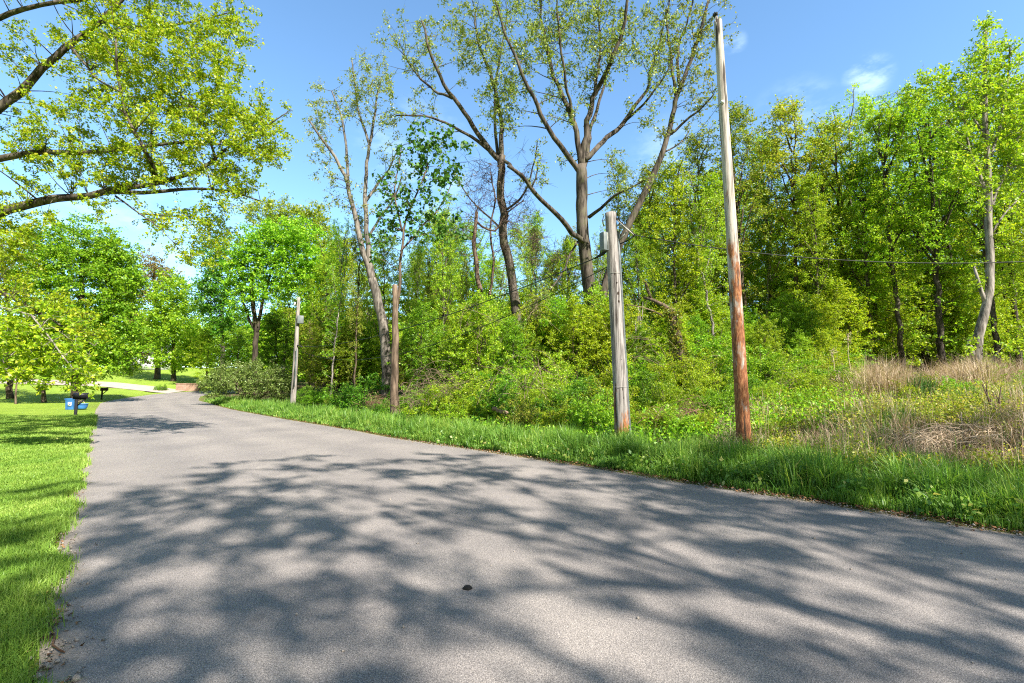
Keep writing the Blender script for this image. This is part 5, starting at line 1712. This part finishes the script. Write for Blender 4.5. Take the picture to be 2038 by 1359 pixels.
# on the road
pz = G_profile(930, 1175)
g = Geo()
n = 14; ang = np.arange(n) / n * 6.283
vs = []
for r, z in ((.037, .012), (.034, .02), (.024, .03), (.01, .034)):
    jj = 1 + RNG.normal(0, .08, n)
    vs += [[pz[0] + r * 1.0 * math.cos(a) * j, pz[1] + r * .95 * math.sin(a) * j, z] for a, j in zip(ang, jj)]
vs.append([pz[0], pz[1], .035])
i = np.arange(4 * n).reshape(4, n)
g.add(vs, np.stack([i[:-1], np.roll(i[:-1], -1, 1), np.roll(i[1:], -1, 1), i[1:]], -1).reshape(-1, 4), [(3 * n + k, 3 * n + (k + 1) % n, 4 * n) for k in range(n)])
o = g.build('dirt_clod', MAT['stone'], None, None, True, tuple(pz)); o.location = tuple(pz)
tag(o, 'small black clod lying alone in the middle of the road', 'clod')
for pts, r, l in (([(98, 1252), (108, 1278), (104, 1292), (118, 1303), (128, 1306)], .008, 'crooked dark twig on the road at the lawn edge'), ([(70, 1348), (80, 1340), (90, 1336)], .006, 'short dark twig in the sandy road border'), ([(74, 1282), (92, 1277), (103, 1274)], .006, 'short twig pointing from the lawn to the crooked one'), ([(1640, 1000), (1655, 1006), (1662, 1008)], .012, 'dark stick lying against the tall grass')):
    q = np.array([G_profile(*p) for p in pts]); q[:, 2] += .018 + RNG.uniform(0, .006, len(q))
    g = Geo(); tubes(g, q, np.linspace(r, r * .5, len(q)), 6, True, .1)
    o = g.build('fallen_twig', MAT['twig'], None, None, True, tuple(q[0])); o.location = tuple(q[0])
    tag(o, l, 'twig')


# ------------------------------------------------------------------ grass, weeds, litter
def scatter(n, y0, y1, xr, keep):
    """points with density falling with distance; xr(y) -> (x0, x1)"""
    y = y0 * (y1 / y0) ** RNG.uniform(0, 1, n)
    lo, hi = xr(y)
    x = lo + (hi - lo) * RNG.uniform(0, 1, n)
    m = keep(x, y)
    x, y = x[m], y[m]
    return np.stack([x, y, terrain(x, y)], 1)


xl = lambda y: np.interp(y, EL[:, 1], EL[:, 0])
# lawn
g = Geo()
B = scatter(330000, 1.9, 26, lambda y: (np.maximum(-1.10 * y - 1.5, -40), xl(y) + .25), lambda x, y: signed_dist(EL, x, y, True) > -.02 + .09 * lumpy(x, y, 1.7, .3) + RNG.normal(0, .05, len(x)))
d = np.hypot(B[:, 0], B[:, 1])
edge = smoothstep(.5, .05, signed_dist(EL, B[:, 0], B[:, 1], True))
blades(g, B, (0.045 + .02 * lumpy(B[:, 0], B[:, 1], 2.1, .7) * .6 + .05 * edge) * (1 + .02 * d), 0.003 + d * .0006, .8, RNG, .45)
tag(g.build('lawn_grass', LEAF['lawn'], None, 'tint', False), 'short bright lawn grass', 'grass', None, 'stuff')
# tall verge grass
g = Geo()
i = RNG.uniform(0, 1, 230000)
arc = np.linspace(0, 1, len(ER))
cum = np.concatenate([[0], np.cumsum(np.linalg.norm(np.diff(ER[:, :2], axis=0), axis=1) / (3.5 + np.hypot(ER[1:, 0], ER[1:, 1] - 0)))])
pos = np.interp(i * cum[-1], cum, np.arange(len(ER)))
k = np.clip(pos.astype(int), 0, len(ER) - 2); f = (pos - k)[:, None]
bp0 = ER[k] * (1 - f) + ER[k + 1] * f
tn = unit((ER[k + 1] - ER[k])[:, :2]); nrm = np.stack([tn[:, 1], -tn[:, 0]], 1)
off = RNG.uniform(0, 1, len(i)) ** 1.15 * (1.9 + 1.0 * smoothstep(8, 25, bp0[:, 1]) + .7 * lumpy(bp0[:, 0], bp0[:, 1], 1.7, .5) + RNG.normal(0, .25, len(i))) + .10 + .12 * np.abs(np.sin(pos * .9))
bx, by = bp0[:, 0] + nrm[:, 0] * off, bp0[:, 1] + nrm[:, 1] * off
m = (by > 3.0) & (by < 44) & (signed_dist(EL, bx, by, True) < -3)
tuft = .5 + .5 * np.sin(bx * 5.1 + 2 * np.sin(by * 3.3)) * np.cos(by * 4.7 + bx)
m &= RNG.uniform(0, 1, len(bx)) < .25 + .75 * tuft
bx, by, off, tuft = bx[m], by[m], off[m], tuft[m]
B = np.stack([bx, by, terrain(bx, by)], 1)
d = np.hypot(bx, by)
blades(g, B, (.14 + .30 * smoothstep(.1, .9, off) * (1 - .35 * smoothstep(1.2, 2.6, off))) * (.45 + 1.0 * tuft) * (1 + .10 * smoothstep(12, 30, d)), .008 + d * .0006, .65, RNG, .35)
for _ in range(230):
    kk = int(np.interp(RNG.uniform() * cum[-1], cum, np.arange(len(ER))))
    kk = min(kk, len(ER) - 2)
    t2 = unit((ER[kk + 1] - ER[kk])[None, :2])[0]
    o2 = RNG.uniform(.35, 2.6)
    cx_, cy_ = ER[kk, 0] + t2[1] * o2, ER[kk, 1] - t2[0] * o2
    if not (3.0 < cy_ < 40): continue
    m2 = int(RNG.uniform(25, 70))
    B2 = np.stack([cx_ + RNG.normal(0, .09, m2), cy_ + RNG.normal(0, .09, m2), np.zeros(m2)], 1)
    B2[:, 2] = terrain(B2[:, 0], B2[:, 1])
    dd = math.hypot(cx_, cy_)
    blades(g, B2, np.full(m2, RNG.uniform(.35, .68)), .010 + dd * .0006, .8, RNG, RNG.choice([-.4, 0, .4]))
m3 = 1500
ii = RNG.uniform(0, 1, m3); kk = np.clip(np.interp(ii * cum[-1], cum, np.arange(len(ER))).astype(int), 0, len(ER) - 2)
t3 = unit((ER[kk + 1] - ER[kk])[:, :2]); o3 = RNG.uniform(.12, 2.2, m3)
c3 = np.stack([ER[kk, 0] + t3[:, 1] * o3, ER[kk, 1] - t3[:, 0] * o3], 1)
ok3 = (c3[:, 1] > 3) & (c3[:, 1] < 30); c3 = c3[ok3]
p3 = np.repeat(np.column_stack([c3, terrain(c3[:, 0], c3[:, 1])]), 9, 0) + np.stack([RNG.normal(0, .06, len(c3) * 9), RNG.normal(0, .06, len(c3) * 9), RNG.uniform(.05, .30, len(c3) * 9)], 1)
leaves(g, p3, .075, .8)
tag(g.build('verge_grass', LEAF['verge'], None, 'tint', False), 'tall green grass along the right road edge', 'grass', None, 'stuff')


def field(n, region, height, width, lean, name, leaf, label, keep=None):
    """grass or stems over a pixel region [px0, px1] x depth [y0, y1]"""
    (p0, p1), (y0, y1) = region
    y = RNG.uniform(y0, y1, n); px = RNG.uniform(p0, p1, n)
    x = (px - 1019) / FPX * y
    m = signed_dist(ER, x, y, False) > 1.4
    if keep is not None:
        m &= keep(px, y)
    x, y = x[m], y[m]
    g = Geo()
    B = np.stack([x, y, terrain(x, y)], 1)
    clump = .6 + .4 * np.sin(x * 2.1 + np.sin(y * 1.7) * 2)
    blades(g, B, height * (.35 + .95 * clump + .25 * np.abs(RNG.normal(0, .6, len(x)))), width, lean)
    return tag(g.build(name, LEAF[leaf], None, 'tint', False), label, 'grass', None, 'stuff')


field(34000, ((1640, 2160), (11.6, 19)), .75, .010, .8, 'dry_meadow_grass', 'straw', 'tall tan dry grass before the woods', lambda px, y: RNG.uniform(0, 1, len(px)) < (smoothstep(1640, 1800, px) * .8 + .15) * smoothstep(-.6, .9, lumpy((px - 1019) / FPX * y, y, 1.1, .9) + smoothstep(11.5, 15, y) * .9))
field(46000, ((1250, 2250), (5.2, 14)), .30, .010, .7, 'bank_grass', 'verge', 'green grass on the bank above the verge', lambda px, y: RNG.uniform(0, 1, len(px)) < .55)
field(900, ((1450, 2200), (6.6, 10.5)), .75, .006, .7, 'tall_dry_stalks', 'straw', 'tall thin dry stalks standing through the near verge')
field(6000, ((1770, 2060), (7.5, 9.6)), .30, .008, 1.2, 'flattened_straw', 'straw', 'flattened pale straw in the near right verge')
field(7000, ((1420, 2160), (7.2, 13)), .42, .008, 1.0, 'dead_grass', 'straw', 'scattered dead straw on the bank')
# leafy weeds
g = Geo()
n = 3800
y = RNG.uniform(7.0, 15.5, n); px = RNG.uniform(1470, 2160, n); x = (px - 1019) / FPX * y
m = (signed_dist(ER, x, y, False) > 1.7) & (lumpy(x, y, 1.3, 2.2) > -.55) & ~((np.abs(x - 7.3) < 1.1) & (np.abs(y - 8.5) < .8))
x, y = x[m], y[m]
c0 = np.stack([x, y, terrain(x, y)], 1)
hh = RNG.uniform(.12, .42, len(c0))
rep = 20
pp = np.repeat(c0, rep, 0) + np.stack([RNG.normal(0, .10, len(c0) * rep), RNG.normal(0, .10, len(c0) * rep), np.repeat(hh, rep) * RNG.uniform(.15, 1.1, len(c0) * rep)], 1)
leaves(g, pp, .05, .6)
st = np.stack([c0, c0 + np.stack([RNG.normal(0, .03, len(c0)), RNG.normal(0, .03, len(c0)), hh], 1)], 1)
tag(g.build('weeds', LEAF['weed'], None, 'tint', False), 'low yellow-green leafy weeds on the bank', 'weeds', None, 'stuff')
# darker iris-like clumps
for px, Yd, hgt, l in ((1838, 11.6, .62, 'dark green clump of upright blades among the yellow weeds'), (1785, 9.6, .35, 'smaller dark green blade clump in front of the yellow weeds')):
    b = on_ground(px, Yd)
    g = Geo(); n = 260
    B = b + np.stack([RNG.normal(0, .15, n), RNG.normal(0, .12, n), np.zeros(n)], 1)
    B[:, 2] = terrain(B[:, 0], B[:, 1]) - .02
    blades(g, B, np.full(n, hgt), .016, .35)
    o = thing('blade_clump', b, l, 'plant')
    g.build('foliage', LEAF['dark'], o, 'tint', False, tuple(b))
# ground cover under the bushes
g = Geo()
n = 5200
px = RNG.uniform(640, 1700, n); y = RNG.uniform(10.5, 27, n); x = (px - 1019) / FPX * y
m = signed_dist(ER, x, y, False) > 2.0
x, y = x[m], y[m]
c0 = np.stack([x, y, terrain(x, y)], 1)
rep = 12
pp = np.repeat(c0, rep, 0) + np.stack([RNG.normal(0, .14, len(c0) * rep), RNG.normal(0, .14, len(c0) * rep), RNG.uniform(.03, .42, len(c0) * rep)], 1)
leaves(g, pp, .085, .6)
tag(g.build('undergrowth', LEAF['green'], None, 'tint', False), 'low leafy undergrowth between the bushes', 'undergrowth', None, 'stuff')
# dead leaves along the right border and a few on the left
g = Geo()
i = RNG.uniform(0, 1, 5200) ** 1.4
pos = np.interp(i * cum[-1] * .8 + cum[-1] * .12, cum, np.arange(len(ER)))
k = np.clip(pos.astype(int), 0, len(ER) - 2); f = (pos - k)[:, None]
bp0 = ER[k] * (1 - f) + ER[k + 1] * f
tn = unit((ER[k + 1] - ER[k])[:, :2]); nrm = np.stack([tn[:, 1], -tn[:, 0]], 1)
off = RNG.normal(.10, .13, len(k))
bx, by = bp0[:, 0] + nrm[:, 0] * off, bp0[:, 1] + nrm[:, 1] * off
m = (by > 2.5) & (by < 40)
B = np.stack([bx, by, np.maximum(terrain(bx, by), h_far(by) + .012) + .004], 1)[m]
leaves(g, B + [0, 0, .006], .045, 2.5)
y = RNG.uniform(2, 9, 420); B = np.stack([xl(y) + RNG.normal(.02, .09, 420), y, np.full(420, .022)], 1)
leaves(g, B, .035, 2.5)
tag(g.build('leaf_litter', LEAF['litter'], None, 'tint', False), 'brown dead leaves along the road borders', 'leaf litter', None, 'stuff')

# loose grit and small stones along both road borders
g = Geo()
def grit(curve, n, y1, sx, sd):
    cc = np.concatenate([[0], np.cumsum(np.linalg.norm(np.diff(curve[:, :2], axis=0), axis=1) / (1.0 + np.hypot(curve[1:, 0], curve[1:, 1])) ** 1.3)])
    kk = np.clip(np.interp(RNG.uniform(0, cc[-1], n), cc, np.arange(len(curve))), 0, len(curve) - 1.001)
    k0 = kk.astype(int); f = (kk - k0)[:, None]
    p = curve[k0] * (1 - f) + curve[k0 + 1] * f
    p = p + np.stack([RNG.normal(sx, sd, n), np.zeros(n), np.zeros(n)], 1)
    p = p[(p[:, 1] > 1.6) & (p[:, 1] < y1)]
    p[:, 2] = np.maximum(terrain(p[:, 0], p[:, 1]), h_far(p[:, 1]) + .012) + .003
    r = (RNG.gamma(2.0, .0028, len(p)) + .003)[:, None, None]
    base = np.array([[1, 0, 0], [0, 1, 0], [-1, 0, 0], [0, -1, 0], [0, 0, .8], [0, 0, -.5]])
    v = p[:, None] + base[None] * r * RNG.uniform(.6, 1.4, (len(p), 6, 1))
    t = np.array([(0, 1, 4), (1, 2, 4), (2, 3, 4), (3, 0, 4), (1, 0, 5), (2, 1, 5), (3, 2, 5), (0, 3, 5)])
    g.add(v.reshape(-1, 3), None, (np.arange(len(p))[:, None, None] * 6 + t[None]).reshape(-1, 3), np.repeat(RNG.uniform(0, 1, len(p)), 6))
grit(EL, 4500, 14, .06, .11)
grit(ER, 5000, 14, -.03, .12)
y = 2 * 5.5 ** RNG.uniform(0, 1, 900); x = xl(y) + RNG.uniform(0, 1, 900) * (np.interp(y, ER[::-1, 1], ER[::-1, 0]) - xl(y))
grit(np.stack([x, y, x * 0], 1)[np.argsort(y)], 260, 11, 0, .1)
MAT['grit'] = m_simple('road_grit', (0.12, 0.105, 0.095), (0.42, 0.37, 0.32), 60, 0.9)
tag(g.build('gravel', MAT['grit'], None, None, False), 'loose grit along the road borders', 'gravel', None, 'stuff')
